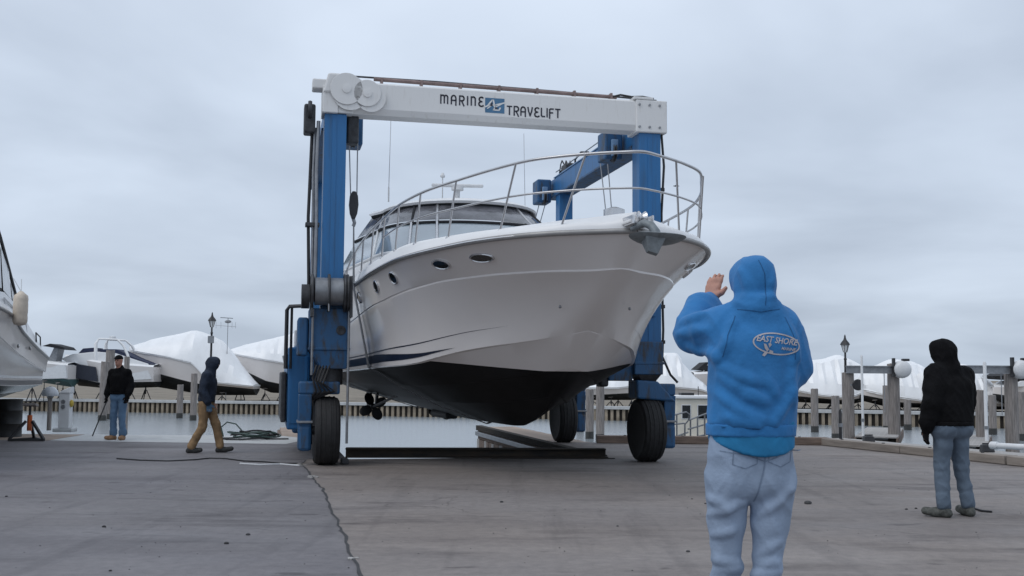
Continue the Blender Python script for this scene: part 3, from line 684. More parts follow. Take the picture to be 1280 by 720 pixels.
for s in (-1, 1):
    for (ua, za), (ub, zb) in zip(ctop[:-1], ctop[1:]):
        ma = [(s*1.70, ua-.12, pz(ua-.12)+.10), (s*1.70, ub+.12, pz(ub+.12)+.10), (s*1.61, ub+.12, max(zb-.02, pz(ub)+.2)), (s*1.61, ua-.12, za-.22)]
        MB().add([Vector(cv(*q))+Vector((s*.03, 0, 0)) for q in ma], [(0, 1, 2, 3)]).build('side_curtain', mat('pale_vinyl', (.42, .43, .45), .12, var=.2, scale=2, bump=.3, bscale=4), b2)
    MB().tube([Vector(cv(s*1.63, u, z)) for u, z in ctop], .035, 8).build('canvas_frame', M_iron, b2, smooth=50)
    MB().tube([cv(s*1.9, -3.0, 3.05), cv(s*1.86, -3.0, 3.35), cv(s*1.86, -6.6, 3.05), cv(s*1.9, -6.6, 2.75)], .016, 8).build('grab_rail', M_rail, b2, smooth=50)
    MB().tube([cv(s*1.95, -8.2, 2.55), cv(s*1.93, -8.2, 2.8), cv(s*1.93, -9.2, 2.72), cv(s*1.95, -9.2, 2.4)], .016, 8).build('stern_rail', M_iron, b2, smooth=50)
    for u in (-2.5, -4.5): MB().ell(cv(s*2.235, u, 2.32), (.02, .10, .045), 14, 8).build('vent', M_glass, b2)
def topx(P):
    d = Vector(P)-Vector((0, 0, CAM_H)); z = d.dot(_F); return 640+FPX*d.dot(_Rt)/z, 360-FPX*d.dot(_Up)/z
def b2w(v, y, z): return O2 + tx2*v + ax2*y + Vector((0, 0, z))
yy = min(np.linspace(-2, 8, 200), key=lambda y: abs(topx(b2w(2.3*K2, y, 2.4))[0]-16))
fc = b2w(2.42*K2, yy, 0); ft = atdist(16, 366, fc.y).z; fb = atdist(16, 407, fc.y).z
r = thing('boat_fender', 'cream cylindrical fender hung on cords over the side of the stored white cruiser', 'fender', (fc.x, fc.y, fb))
H_ = ft-fb
MB().lathe([(.03, 0), (.10, .02), (.128, .07), (.13, .15), (.124, .2), (.13, .25), (.13, H_-.22), (.125, H_-.17), (.13, H_-.12), (.12, H_-.05), (.06, H_), (.03, H_+.03)], n=20).build('body', M_fender, r, smooth=50)
for s in (-.07, .07): MB().tube([(0, 0, H_+.02), (s*.6-.08, s, H_+.26)], .008, 6).build('cord', M_plastic, r)

def boat_stand(loc, rz, label, h, group=None, m=M_orange, m2=M_iron):
    """three-legged yard stand with a screw and a pad"""
    r = thing('boat_stand', label, 'boat stand', loc, rz, group); w = .34
    feet = [(-w, -.2, .0), (w, -.2, .0), (0, .42, .0)]; top = (0, 0, h*.55)
    for f in feet: MB().bar((f[0], f[1], .03), (f[0]*.18, f[1]*.18, h*.55), .05, .05).build('leg', m2, r)
    for i in range(3):
        a, b = feet[i], feet[(i+1) % 3]; MB().bar((*a[:2], .03), (*b[:2], .03), .045, .045).build('foot_bar', m2, r)
    MB().lathe([(.05, 0), (.05, .32)], (0, 0, h*.55-.2), n=10).build('collar', m, r, smooth=40)
    MB().lathe([(.026, 0), (.026, h*.45)], (0, 0, h*.55), n=8).build('screw', M_steel, r)
    MB().box((0, 0, h), (.26, .26, .05), rx=R(-8)).build('pad', M_wood, r)
    return r
p = ground(36, 551)
boat_stand(p, R(10), 'black and orange tripod stand under the stored white cruiser', .74)
q = b2w(.95*K2, (p-O2).dot(ax2)-6.0, 0); boat_stand((q.x, q.y, 0), R(25), 'second tripod stand under the stored white cruiser, further towards its bow', .7)
def blocking(loc, rz, label, n=4, h=.66):
    r = thing('keel_blocking', label, 'blocking', loc, rz)
    for k in range(n):
        z = h/n*k
        for s in (-1, 1):
            if k % 2: MB().bb(s*.36-.09, s*.36+.09, -.45, .45, z+.002, z+h/n-.002).build('timber', M_boot, r, bevel=.01)
            else: MB().bb(-.5, .5, s*.34-.09, s*.34+.09, z+.002, z+h/n-.002).build('timber', M_boot, r, bevel=.01)
    return r
for dy, lb in ((-2.2, 'stacked dark timbers under the keel of the stored cruiser, beside the orange stand'), (-5.5, 'stacked dark timbers under the keel of the stored cruiser, nearer its bow')):
    q = b2w(0, (p-O2).dot(ax2)+dy, 0); blocking((q.x, q.y, 0), y2, lb, 4, .55)
q = ground(9, 546)
r = thing('oil_drum', 'black drum standing in the shade under the stored cruiser', 'drum', (q.x, q.y, 0))
MB().lathe([(.28, 0), (.3, .01), (.29, .03), (.29, .27), (.305, .29), (.29, .31), (.29, .56), (.305, .58), (.29, .60), (.29, .80), (.3, .82), (.27, .81)], n=24).build('shell', M_boot, r, smooth=40)
MB().lathe([(.03, .80), (.03, .825)], (.12, .1, 0), n=8).build('bung', M_steel, r)

# ================================================================== THE BLUE BOAT HOIST
ho = thing('boat_hoist', 'blue wheeled gantry hoist with a white crossbeam straddling the slip', 'boat hoist', G_O, G_YAW)
def hb(name, m, x0, x1, y0, y1, z0, z1, bevel=.012, parent=ho): return MB().bb(x0, x1, y0, y1, z0, z1).build(name, m, parent, bevel=bevel)
ZB = 5.585; BH = .52
# crossbeam with chamfered lower edge
sec = [(-.22, .09), (-.22, BH-.03), (-.19, BH), (.19, BH), (.22, BH-.03), (.22, .09), (.16, .0), (-.16, .0)]
beam = MB().loft([[(x, y, ZB+z) for y, z in sec] for x in (-HW+.02, HW+.02)]).build('crossbeam', M_white, ho)
hb('beam_end_cap', M_white, HW-.26, HW+.30, -.245, .245, ZB-.03, ZB+BH+.012, .02)
for bx in (HW-.2, HW-.02, HW+.16):
    for bz in (ZB+.06, ZB+BH-.08): MB().lathe([(.022, -.262), (.022, -.25), (.022, -.243)], (bx, 0, bz), 'Y', 6).build('bolt', M_grey, ho)
hb('beam_cap_lip', M_white, HW-.30, HW+.05, -.25, .25, ZB+BH+.013, ZB+BH+.06, .01)
hb('beam_end_plate', M_white, -HW-.20, -HW+.05, -.26, .26, ZB-.02, ZB+.42, .015)
hb('beam_end_sleeve', M_white, -HW+.05, -HW+.28, -.24, .24, ZB-.01, ZB+.10, .01)
for cx, cz, rr, nm in ((-HW+.17, ZB+.37, .26, 'pivot_plate'), (-HW+.50, ZB+.32, .22, 'pivot_plate')):
    d_ = MB().lathe([(rr, -.30), (rr, -.255), (rr-.02, -.245)], (0, 0, 0), 'Y', 32)
    o = MB().lathe([(rr, -.30), (rr-.006, -.31), (.07, -.31), (.07, -.33), (.02, -.335)], (cx, 0, cz), 'Y', 36).build(nm, M_white, ho, smooth=30)
    MB().lathe([(rr+.02, -.288), (rr+.02, -.262), (.05, -.262)], (cx+.06, 0, cz-.06), 'Y', 36).build('sheave_guard', M_white, ho, smooth=30)
o = MB().hexa([(-HW-.20, -.29, ZB+.30), (-HW+.35, -.29, ZB+.30), (-HW+.35, .2, ZB+.30), (-HW-.20, .2, ZB+.30), (-HW-.12, -.29, ZB+.62), (-HW+.30, -.29, ZB+.62), (-HW+.30, .2, ZB+.62), (-HW-.12, .2, ZB+.62)]).build('head_plate', M_white, ho, bevel=.03)
hb('head_arm', M_white, -HW-.36, -HW-.1, -.18, .12, ZB+.38, ZB+.54, .02)
# pipes and brackets along the top of the crossbeam
zt = ZB+BH
MB().tube([(-HW+.62, -.06, zt+.10), (0, -.06, zt+.085), (HW-.55, -.06, zt+.07)], .033, 8).build('hydraulic_pipe', M_pipe, ho, smooth=50)
MB().tube([(-HW+.05, .02, zt+.145), (-1, .02, zt+.15), (1, .02, zt+.125), (HW-.5, .02, zt+.10), (HW+.2, .02, zt+.08)], .016, 6).build('wire_rope', M_steel, ho, smooth=50)
for k in range(7):
    x = -HW+.75+k*(2*HW-1.4)/6; hb('pipe_bracket', M_pipe, x-.02, x+.02, -.10, .05, zt-.002, zt+.13, .004)
MB().tube([(HW-.62, -.08, zt+.07), (HW-.5, -.12, zt+.10), (HW-.3, -.13, zt+.075), (HW-.1, -.1, zt+.10), (HW+.1, -.12, zt+.07)], .018, 6).build('hose', M_black, ho, smooth=50)
# columns
hb('column', M_blue, -HW-.16, -HW+.19, -.19, .19, 2.3, ZB-.02)
hb('column', M_blue, HW-.185, HW+.20, -.19, .19, 1.6, ZB-.03)
hb('column', M_blue, -HW-.14, -HW+.14, G_L-.16, G_L+.16, 1.3, 5.41); hb('column', M_blue, HW-.15, HW+.15, G_L-.16, G_L+.16, 1.3, 5.41)
for s in (-1, 1):
    hb('seam_plate', M_blue, s*HW-.035, s*HW+.035, -.198, -.19, 2.4 if s < 0 else 1.9, ZB-.1, .002)
# side beams on top, fore and aft
for s in (-1, 1):
    x = s*HW
    hb('side_beam', M_blue, x-.14, x+.14, .20, 6.0, 5.42, 5.80)
    hb('side_beam_flange', M_blue2, x-.19, x+.19, .22, 6.0, 5.375, 5.418, .006)
    hb('beam_walkplate', M_bluelite, x-.16, x+.16, 2.2, 5.6, 5.803, 5.825, .004)
    for yy_, nm in ((.9, 'front'), (5.85, 'rear')):
        tr = hb('sheave_block', M_blue2, x-s*.36-.16, x-s*.36+.16, yy_-.24, yy_+.24, 5.26, 5.78, .03)
        MB().lathe([(.16, -.03), (.17, -.02), (.14, 0), (.17, .02), (.16, .03)], (x-s*.36, yy_-.2, 5.38), 'X', 20).build('sheave', M_steel, tr, smooth=40)
        MB().bar((x-s*.36, yy_-.28, 5.6), (x-s*.36, yy_-.28, 5.3), .12, .06).build('block_cheek', M_bluelite, tr, bevel=.01)
    MB().tube([(x+.05, 3.4, 5.82), (x+.02, 3.5, 5.98), (x-.02, 3.9, 6.06), (x-.03, 4.3, 5.98), (x, 4.4, 5.83)], .02, 6).build('hose_loop', M_black, ho, smooth=50)
    MB().tube([(x-.1, 1.2, 5.95), (x-.1, 5.6, 5.95)], .012, 6).build('hydraulic_line', M_grey, ho)
    vb = hb('valve_block', M_steel, x-.12, x+.12, 4.7, 5.1, 5.83, 5.99, .02)
    for k in range(3): MB().tube([(x-.1+k*.08, 4.9, 5.98), (x-.14+k*.09, 4.95, 6.08), (x-.1+k*.1, 5.2, 6.05), (x-.05, 5.5, 5.9)], .014, 6).build('hose', M_black, vb)
# hoses on the columns
MB().tube([(HW+.24, -.12, 5.55), (HW+.27, -.15, 5.0), (HW+.235, -.12, 4.2), (HW+.24, -.12, 3.0), (HW+.25, -.14, 2.2), (HW+.24, -.12, 1.75), (HW+.36, -.18, 1.45), (HW+.48, -.2, 1.32)], .022, 8).build('column_hose', M_black, ho, smooth=50)
MB().tube([(HW+.22, -.02, 5.5), (HW+.22, -.02, 1.8)], .018, 8).build('column_pipe', M_grey, ho)
for z in (4.6, 3.4, 2.6, 2.0): hb('hose_clip', M_black, HW+.19, HW+.28, -.16, .0, z-.03, z+.03, .004)
for k, (dx, r_) in enumerate(((-.25, .03), (-.30, .022), (-.345, .026))):
    MB().tube([(-HW+dx, -.10+.05*k, 5.45-.1*k), (-HW+dx-.015, -.12+.05*k, 4.6), (-HW+dx-.03*(k == 2), -.12+.05*k, 3.9), (-HW+dx, -.12+.05*k, 2.9), (-HW+dx, -.12+.05*k, 2.55)], r_, 8).build('column_hose', M_grey if k < 2 else M_black, ho, smooth=50)
hb('hose_clip', M_steel, -HW-.42, -HW-.20, -.14, .06, 3.75, 3.81, .006)
sv = hb('outer_sheave_block', M_steel, -HW-.48, -HW-.30, -.14, .16, 5.25, 5.72, .03)
MB().lathe([(.14, -.03), (.15, 0), (.14, .03)], (-HW-.39, -.12, 5.62), 'X', 18).build('sheave', M_steel, sv, smooth=40)
hb('inner_sheave_block', M_steel, -HW+.21, -HW+.40, -.02, .22, 5.14, 5.60, .03)
# winch drums on the left column
for k, x in enumerate((-HW-.16, -HW+.075)):
    MB().lathe([(.215, -.10), (.215, .10)], (x, -.36, 2.70), 'X', 28).build('winch_drum', M_grey, ho, smooth=40)
for x in (-HW-.30, -HW-.045, -HW+.20, -HW+.245):
    MB().lathe([(.29, -.018), (.30, 0), (.29, .018)], (x, -.36, 2.68), 'X', 30).build('drum_flange', M_steel, ho, smooth=40)
for s in (-1, 1): MB().hexa([(-HW+s*.30-.02, -.55, 2.3), (-HW+s*.30+.02, -.55, 2.3), (-HW+s*.30+.02, .1, 2.3), (-HW+s*.30-.02, .1, 2.3), (-HW+s*.30-.02, -.4, 2.95), (-HW+s*.30+.02, -.4, 2.95), (-HW+s*.30+.02, .1, 2.95), (-HW+s*.30-.02, .1, 2.95)]).build('drum_bracket', M_steel, ho)
MB().lathe([(.19, -.06), (.19, .06)], (-HW-.40, -.30, 2.62), 'X', 20).build('winch_motor', M_steel, ho, smooth=40)
MB().tube([(-HW-.06, -.57, 2.75), (-HW-.05, -.58, 2.45), (-HW-.05, -.585, 2.38)], .012, 6).build('winch_line', M_wire, ho)
# left front leg: box, tapered foot, fork and wheel
lb = hb('leg_box', M_blue2, -HW-.33, -HW+.30, -.30, .32, 1.80, 2.44, .015)
MB().lathe([(.075, -.302), (.075, -.312), (.05, -.318), (.03, -.31)], (-HW+.16, 0, 2.1), 'Y', 20).build('port', M_steel, lb, smooth=40)
hb('box_rib', M_blue2, -HW-.34, -HW+.31, -.31, .33, 1.79, 1.83, .006, lb)
MB().tube([(-HW-.28, -.33, 2.42), (-HW-.28, -.335, 1.4)], .02, 6).build('box_pipe', M_grey, lb)
MB().hexa([(-HW-.12, -.26, 1.50), (-HW+.26, -.26, 1.50), (-HW+.26, .28, 1.50), (-HW-.12, .28, 1.50), (-HW-.33, -.29, 1.79), (-HW+.29, -.29, 1.79), (-HW+.29, .31, 1.79), (-HW-.33, .31, 1.79)]).build('leg_taper', M_blue2, ho, bevel=.01)
MB().lathe([(.2, 1.25), (.2, 1.50)], (-HW+.02, 0, 0), n=20).build('swivel', M_steel, ho, smooth=40)
MB().lathe([(.02, 0), (.02, 2.3)], (-HW+.275, -.40, .35), n=8).build('hanging_pipe', M_grey, ho)
TR, TW = .535, .20
def wheel(x, y, side, drive):
    """side: +1 fork arm on the right of the tyre"""
    w = MB().lathe([(TR*.55, -TW*.82), (TR*.86, -TW*.98), (TR*.95, -TW*.86), (TR*.985, -TW*.6), (TR, -TW*.2), (TR, TW*.2), (TR*.985, TW*.6), (TR*.95, TW*.86), (TR*.86, TW*.98), (TR*.55, TW*.82)], (0, 0, 0), 'X', 40).build('wheel', M_rubber, ho, smooth=35)
    w.location = (x, y, TR-.005)
    gr = MB()
    for xo in (-.11, -.04, .04, .11): gr.lathe([(TR+.001, xo-.012), (TR+.006, xo-.008), (TR+.006, xo+.008), (TR+.001, xo+.012)], (0, 0, 0), 'X', 40)
    gr.build('tread_rib', M_rubber, w, smooth=30)
    MB().lathe([(TR*.56, -TW*.6), (TR*.5, -TW*.62), (TR*.40, -TW*.3), (TR*.15, -TW*.3), (TR*.12, -TW*.5), (.02, -TW*.5)], (0, 0, 0), 'X', 28).build('rim', M_steel, w, smooth=30)
    MB().lathe([(TR*.56, TW*.6), (TR*.5, TW*.62), (TR*.40, TW*.3), (TR*.15, TW*.3), (TR*.12, TW*.5), (.02, TW*.5)], (0, 0, 0), 'X', 28).build('rim', M_steel, w, smooth=30)
    xs = x+side*(TW+.04); xe = x+side*(TW+.24)
    x0, x1 = min(xs, xe), max(xs, xe); xi = x-side*(TW*.95)
    f = MB().bb(min(xi, xe), max(xi, xe), y-.22, y+.22, 1.10, 1.30).build('fork_crown', M_blue2, ho, bevel=.03)
    MB().hexa([(x0, y-.16, .42), (x1, y-.16, .42), (x1, y+.16, .42), (x0, y+.16, .42), (x0, y-.22, 1.10), (x1, y-.22, 1.10), (x1, y+.22, 1.10), (x0, y+.22, 1.10)]).build('fork_arm', M_blue2, f, bevel=.015)
    MB().bb(x0-.0, x1+.01, y-.2, y+.2, .22, .62).build('wheel_motor', M_blue2, f, bevel=.05)
    MB().lathe([(.07, -.14), (.07, .14)], (x+side*(TW+.02), y, TR), 'X', 14).build('axle', M_steel, f, smooth=40)
    MB().bb(x0-.02, x1+.02, y-.24, y+.24, .655, .69).build('step', M_grey, f, bevel=.006)
    return f
wheel(-HW-.02, 0, -1, True); wheel(HW+.0, 0, 1, True); wheel(-HW, G_L, -1, False); wheel(HW, G_L, 1, False)
# right front leg
rb = hb('leg_box', M_blue2, HW-.30, HW+.20, -.27, .27, 1.45, 2.0, .015)
hb('box_rib', M_blue2, HW-.31, HW+.23, -.28, .28, 1.62, 1.66, .006, rb)
hb('gauge_box', M_blue, HW-.08, HW+.08, -.25, -.19, 2.42, 2.62, .01)
hb('stub_beam', M_blue2, HW-.72, HW-.30, -.16, .18, 1.34, 1.68, .02); hb('stub_motor', M_steel, HW-.86, HW-.70, -.12, .14, 1.24, 1.5, .04)
MB().hexa([(HW-.10, -.16, 1.28), (HW+.06, -.16, 1.28), (HW+.06, .16, 1.28), (HW-.10, .16, 1.28), (HW-.24, -.24, 1.45), (HW+.18, -.24, 1.45), (HW+.18, .24, 1.45), (HW-.24, .24, 1.45)]).build('leg_taper', M_steel, ho, bevel=.01)
MB().hexa([(HW-.25, -.25, 1.05), (HW+.44, -.25, 1.0), (HW+.44, .25, 1.0), (HW-.25, .25, 1.05), (HW-.25, -.24, 1.36), (HW+.12, -.24, 1.34), (HW+.12, .24, 1.34), (HW-.25, .24, 1.36)]).build('steer_plate', M_blue2, ho, bevel=.03)
for s in (-1, 1): MB().hexa([(s*HW-.2, G_L-.2, 1.1), (s*HW+.2, G_L-.2, 1.1), (s*HW+.2, G_L+.2, 1.1), (s*HW-.2, G_L+.2, 1.1), (s*HW-.22, G_L-.22, 1.9), (s*HW+.22, G_L-.22, 1.9), (s*HW+.22, G_L+.22, 1.9), (s*HW-.22, G_L+.22, 1.9)]).build('leg_box', M_blue2, ho, bevel=.02)
# lower side frame, engine housing, platform rail on the left
hb('lower_frame', M_blue2, -HW-.22, -HW+.10, .34, G_L-.24, 1.42, 1.74); hb('lower_frame', M_blue2, HW-.10, HW+.22, .30, G_L-.24, 1.42, 1.74)
eng = hb('engine_housing', M_blue, -HW-.62, -HW-.26, .9, 4.6, .50, 1.86, .03)
for k in range(4): hb('access_panel', M_bluelite, -HW-.632, -HW-.622, 1.0+k*.9, 1.8+k*.9, .62, 1.74, .004, eng)
hb('front_panel', M_blue, -HW-.58, -HW-.30, .888, .90, .60, 1.70, .004, eng)
hb('rub_plank', M_steel, -HW-.72, -HW-.64, .9, 4.6, .62, 1.45, .02, eng)
hb('exhaust_box', M_plastic, -HW-.52, -HW-.38, 1.2, 1.5, 1.87, 2.16, .02, eng)
rl = MB().tube([(-HW-.66, .7, 1.5), (-HW-.66, .7, 2.46), (-HW-.62, .7, 2.52), (-HW-.32, .55, 2.53)], .032, 8).build('guard_rail', M_iron, ho, smooth=50)
MB().tube([(-HW-.58, .75, 1.5), (-HW-.58, .75, 2.5)], .022, 8).build('guard_post', M_iron, rl)
MB().tube([(-HW-.66, .7, 1.55), (-HW-.66, 3.9, 1.75)], .022, 8).build('guard_bar', M_iron, rl)
hb('hydraulic_tank', M_blue2, -HW-.50, -HW-.34, -.2, .5, 1.7, 2.3, .03)
for k in range(5):
    MB().tube([(-HW-.2+.05*k, -.25, 1.55), (-HW-.26+.04*k, -.32, 1.35-.02*k), (-HW-.2+.07*k, -.28, 1.15), (-HW-.3, -.1, 1.0)], .018, 6).build('hose', M_black, ho, smooth=50)
hb('wheel_chock', M_steel, -HW+.22, -HW+.34, -.1, .2, .004, .09, .02)
# lettering on the crossbeam (raised strokes) -- local beam face coordinates
def arcpts(cx, cy, r, a0, a1, n=8, ry=None): return [(cx+r*math.cos(R(a)), cy+(ry or r)*math.sin(R(a))) for a in np.linspace(a0, a1, n)]
GL = {
 'M': ([[(0, 0), (0, .95)], [(0, .95)] + arcpts(.24, .72, .22, 120, 0) + [(.46, 0.05)], [(.46, .7)] + arcpts(.68, .72, .22, 150, 0) + [(.90, .0)]], .92),
 'A': ([[(0, 0), (0, .6)] + arcpts(.30, .62, .30, 180, 0, 12, .36) + [(.60, -.12)], [(0, .42), (.60, .42)]], .62),
 'R': ([[(0, -.05), (0, .97)], [(0, .97), (.3, .97)] + arcpts(.32, .70, .26, 90, -90, 10, .27) + [(.12, .43)], [(.25, .43), (.58, -.14)]], .58),
 'I': ([[(0, 0), (0, .97)]], .02),
 'N': ([[(0, 0), (0, .95)], [(0, .95)] + arcpts(.27, .70, .26, 120, 0, 8) + [(.53, 0.0)]], .54),
 'E': ([arcpts(.34, .74, .30, 45, 250, 12, .24) + [(.42, .48)], [(.38, .48)] + arcpts(.34, .20, .34, 115, 320, 12, .26)], .58),
 'T': ([[(0, .95), (.62, .95)], [(.31, .95), (.31, 0)]], .62),
 'V': ([[(0, .97), (.1, .5), (.3, 0), (.5, .5), (.6, .97)]], .60),
 'L': ([[(0, .97), (0, .12), (.08, .02), (.45, .02)]], .45),
 'F': ([[(.5, .95), (.1, .95), (0, .85), (0, -.15)], [(0, .5), (.42, .5)]], .48),
}
def stroke(mb, pts, w, T):
    for i in range(len(pts)-1):
        a, b = Vector(pts[i]), Vector(pts[i+1]); d = b-a
        if d.length < 1e-6: continue
        d.normalize(); n = Vector((-d.y, d.x))*w/2; a2, b2_ = a-d*w*.35, b+d*w*.35
        q = [a2-n, b2_-n, b2_+n, a2+n]; mb.add([T(p.x, p.y) for p in q], [(0, 1, 2, 3)])
def word(txt, x, z, h, adv, w, yf):
    mb = MB(); cx = x
    for k, ch in enumerate(txt):
        st, wd = GL[ch]
        for s_ in st: stroke(mb, [(cx/h+px_*.86, z/h+py_) for px_, py_ in s_], w, lambda X, Y: (X*h, yf-.0004*k, Y*h))
        cx += wd*.86*h + adv
    return mb, cx
YF = -.2235
def beam_x(px, py=130):      # where a picture column meets the beam's near face
    d = ray(px, py); nrm = ga; P0 = G_O + ga*YF; o0 = Vector((0, 0, CAM_H)); k = (P0-o0).dot(nrm)/d.dot(nrm); P_ = o0+d*k
    return (P_-G_O).dot(gt), P_.z
xa, za = beam_x(551, 129); xb, _ = beam_x(604, 131)
w_ = sum(GL[c][1] for c in 'MARINE')*.86; h_ = .145; adv = (xb-xa-w_*h_)/5
mb, _ = word('MARINE', xa, za, h_, adv, .165, YF); mb.build('lettering', M_text, beam)
xa, za = beam_x(634, 143); xb, _ = beam_x(700, 147)
w_ = sum(GL[c][1] for c in 'TRAVELIFT')*.86; adv = (xb-xa-w_*h_)/8
mb, _ = word('TRAVELIFT', xa, za, h_, adv, .165, YF); mb.build('lettering', M_text, beam)
x0, z1 = beam_x(606.5, 122); x1, z0 = beam_x(630.5, 142)
lg = MB(); lg.add([(x0, YF, z0), (x1, YF, z0), (x1, YF, z1), (x0, YF, z1)], [(0, 1, 2, 3)]); lg.build('emblem_panel', M_logo, beam)
def E_(u, v): return (x0+(x1-x0)*u, YF-.003, z0+(z1-z0)*v)
lg = MB()
stroke(lg, [(0, .38), (.22, .5), (.55, .55), (1.0, .72)], .09, E_); stroke(lg, [(.15, .5), (.36, .86), (.42, .86), (.5, .35), (.44, .2), (.72, .2), (.78, .36)], .08, E_); stroke(lg, [(.5, .38), (.85, .62)], .06, E_); stroke(lg, [(.12, .28), (.3, .46)], .06, E_)
lg.build('emblem', M_white, beam)
def E2(u, v): return (x0+(x1-x0)*u, YF-.005, z0+(z1-z0)*v)
lg = MB(); lg.add([E2(.24, .45), (E2(.33, .72)), E2(.36, .72), E2(.40, .45)], [(0, 1, 2, 3)]); lg.add([E2(.50, .28), E2(.68, .26), E2(.62, .36), E2(.52, .42)], [(0, 1, 2, 3)]); lg.build('emblem_dark', M_text, beam)

# ================================================================== SLINGS
def sling(u, yl, yr, label, zt=5.3):
    r = thing('lifting_sling', label, 'sling', (0, 0, 0))
    def bw(u_, v, z): return B_O - ba*u_ + bt*v + Vector((0, 0, z))
    path = []
    for s in (-1, 1):
        seq = [(at_u(n, u)[0]+.02, at_u(n, u)[1]) for n in ('sheer', 'knuckle', 'chine', 'strake', 'fore')]
        kz = at_u('keel', u)[1]-.02
        seq = [(seq[0][0]+.03, seq[0][1])] + [(seq[2][0]+.06, seq[2][1]+.01), (seq[2][0]*.97, seq[2][1]-.04), (seq[3][0]+.05, seq[3][1]-.04), (seq[4][0]+.04, seq[4][1]-.04)]
        pts_ = [bw(u, s*b, z) for b, z in seq]
        path.append(pts_)
    keel = bw(u, 0, at_u('keel', u)[1]-.03)
    L_, Rr = path[0], path[1]
    full_ = L_ + [keel] + Rr[::-1]
    mb_ = MB(); wv = ba*.075
    vs = []; up_ = Vector((0, 0, 1))
    c0 = (full_[0]+full_[-1])/2
    for p_ in full_:
        n_o = Vector((p_.x-c0.x, p_.y-c0.y, (p_.z-1.9)*1.0)); n_o.normalize()
        vs += [p_-wv, p_+wv, p_+wv+n_o*.012, p_-wv+n_o*.012]
    mb_.loft([vs[i:i+4] for i in range(0, len(vs), 4)], True, True)
    mb_.build('web', M_web, r, smooth=40)
    for s, pt, yl_ in ((-1, L_[0], yl), (1, Rr[0], yr)):
        top = GW(s*(HW-.34), yl_, zt); hook = pt.lerp(top, .42) if s < 0 else pt.lerp(top, .30)
        mb2 = MB(); d = (pt-hook).normalized()
        mb2.loft([[hook-wv*.5, hook+wv*.5, hook+wv*.5+gt*.012, hook-wv*.5+gt*.012], [pt-wv, pt+wv, pt+wv+gt*.014, pt-wv+gt*.014]]); mb2.build('web', M_web, r)
        blk = MB(); c = hook+Vector((0, 0, .30))
        rings_ = []
        for a, zz in ((.025, -.24), (.06, -.15), (.078, 0.0), (.065, .15), (.025, .22)):
            rings_.append([c+gt*(a*x_)+ga*(.055*y_)+Vector((0, 0, zz)) for x_, y_ in ((-1, -1), (1, -1), (1, 1), (-1, 1))])
        ob = blk.loft(rings_).build('hook_block', M_iron, r, bevel=.01)
        MB().tube([hook+Vector((0, 0, .06)), hook+Vector((.02, 0, .0)), hook+Vector((0, 0, -.06))], .03, 8).build('shackle', M_grey, ob)
        for k in (-.05, .05): MB().tube([c+gt*k+Vector((0, 0, .1)), top+gt*k*1.4], .011, 6).build('wire', M_wire, r)
    return r
sling(-.75, .35, 1.3, 'grey web sling and wire falls under the yacht forward half, below the white crossbeam')
sling(-6.2, 5.85, 5.85, 'grey web sling with wire falls under the yacht stern', 5.3)
#PART5
# ================================================================== BOATS STORED ACROSS THE WATER
def zat(px, py, D): return atdist(px, py, D).z
def far_hull(rt, xs, b, zs, zk, hullm, botm, zw):
    """hull between sheer zs(x) and keel zk, bottom paint below zw(x)"""
    N_ = len(xs); up, lo = MB(), MB()
    def rows(fn): return [fn(i) for i in range(N_)]
    for s in (-1, 1):
        sh_ = [(xs[i], s*b[i], zs[i]) for i in range(N_)]; wl_2 = [(xs[i], s*b[i]*.86, zw[i]) for i in range(N_)]; ke = [(xs[i], s*b[i]*.10, zk[i]) for i in range(N_)]
        ch_ = [(xs[i], s*b[i]*.78, zk[i]+(zw[i]-zk[i])*.65) for i in range(N_)]
        up.loft([sh_, wl_2], False); lo.loft([wl_2, ch_, ke], False)
    for end in (0, -1):
        up.add([(xs[end], -b[end], zs[end]), (xs[end], b[end], zs[end]), (xs[end], .86*b[end], zw[end]), (xs[end], -.86*b[end], zw[end])], [(0, 1, 2, 3)])
        lo.add([(xs[end], -.86*b[end], zw[end]), (xs[end], .86*b[end], zw[end]), (xs[end], .78*b[end], zk[end]+(zw[end]-zk[end])*.65), (xs[end], .1*b[end], zk[end]), (xs[end], -.1*b[end], zk[end]), (xs[end], -.78*b[end], zk[end]+(zw[end]-zk[end])*.65)], [(0, 1, 2, 3, 4, 5)])
    o1 = up.build('hull', hullm, rt, smooth=40); o2 = lo.build('bottom', botm, rt, smooth=40); return o1, o2
def far_frame(px0, px1, D, n=26):
    c = atdist((px0+px1)/2, 470, D); W_ = (px1-px0)*D/FPX
    t_ = np.linspace(0, 1, n); return Vector((c.x, c.y, 0)), W_, t_, px0+(px1-px0)*t_
def plan(t_, beam, bow):
    q = t_ if bow == 'L' else 1-t_
    return beam/2*np.clip(np.sqrt(np.clip(q*2.2, 0, 1))*.97+.03, 0, 1)*np.interp(q, [0, .6, 1], [1, 1, .92])
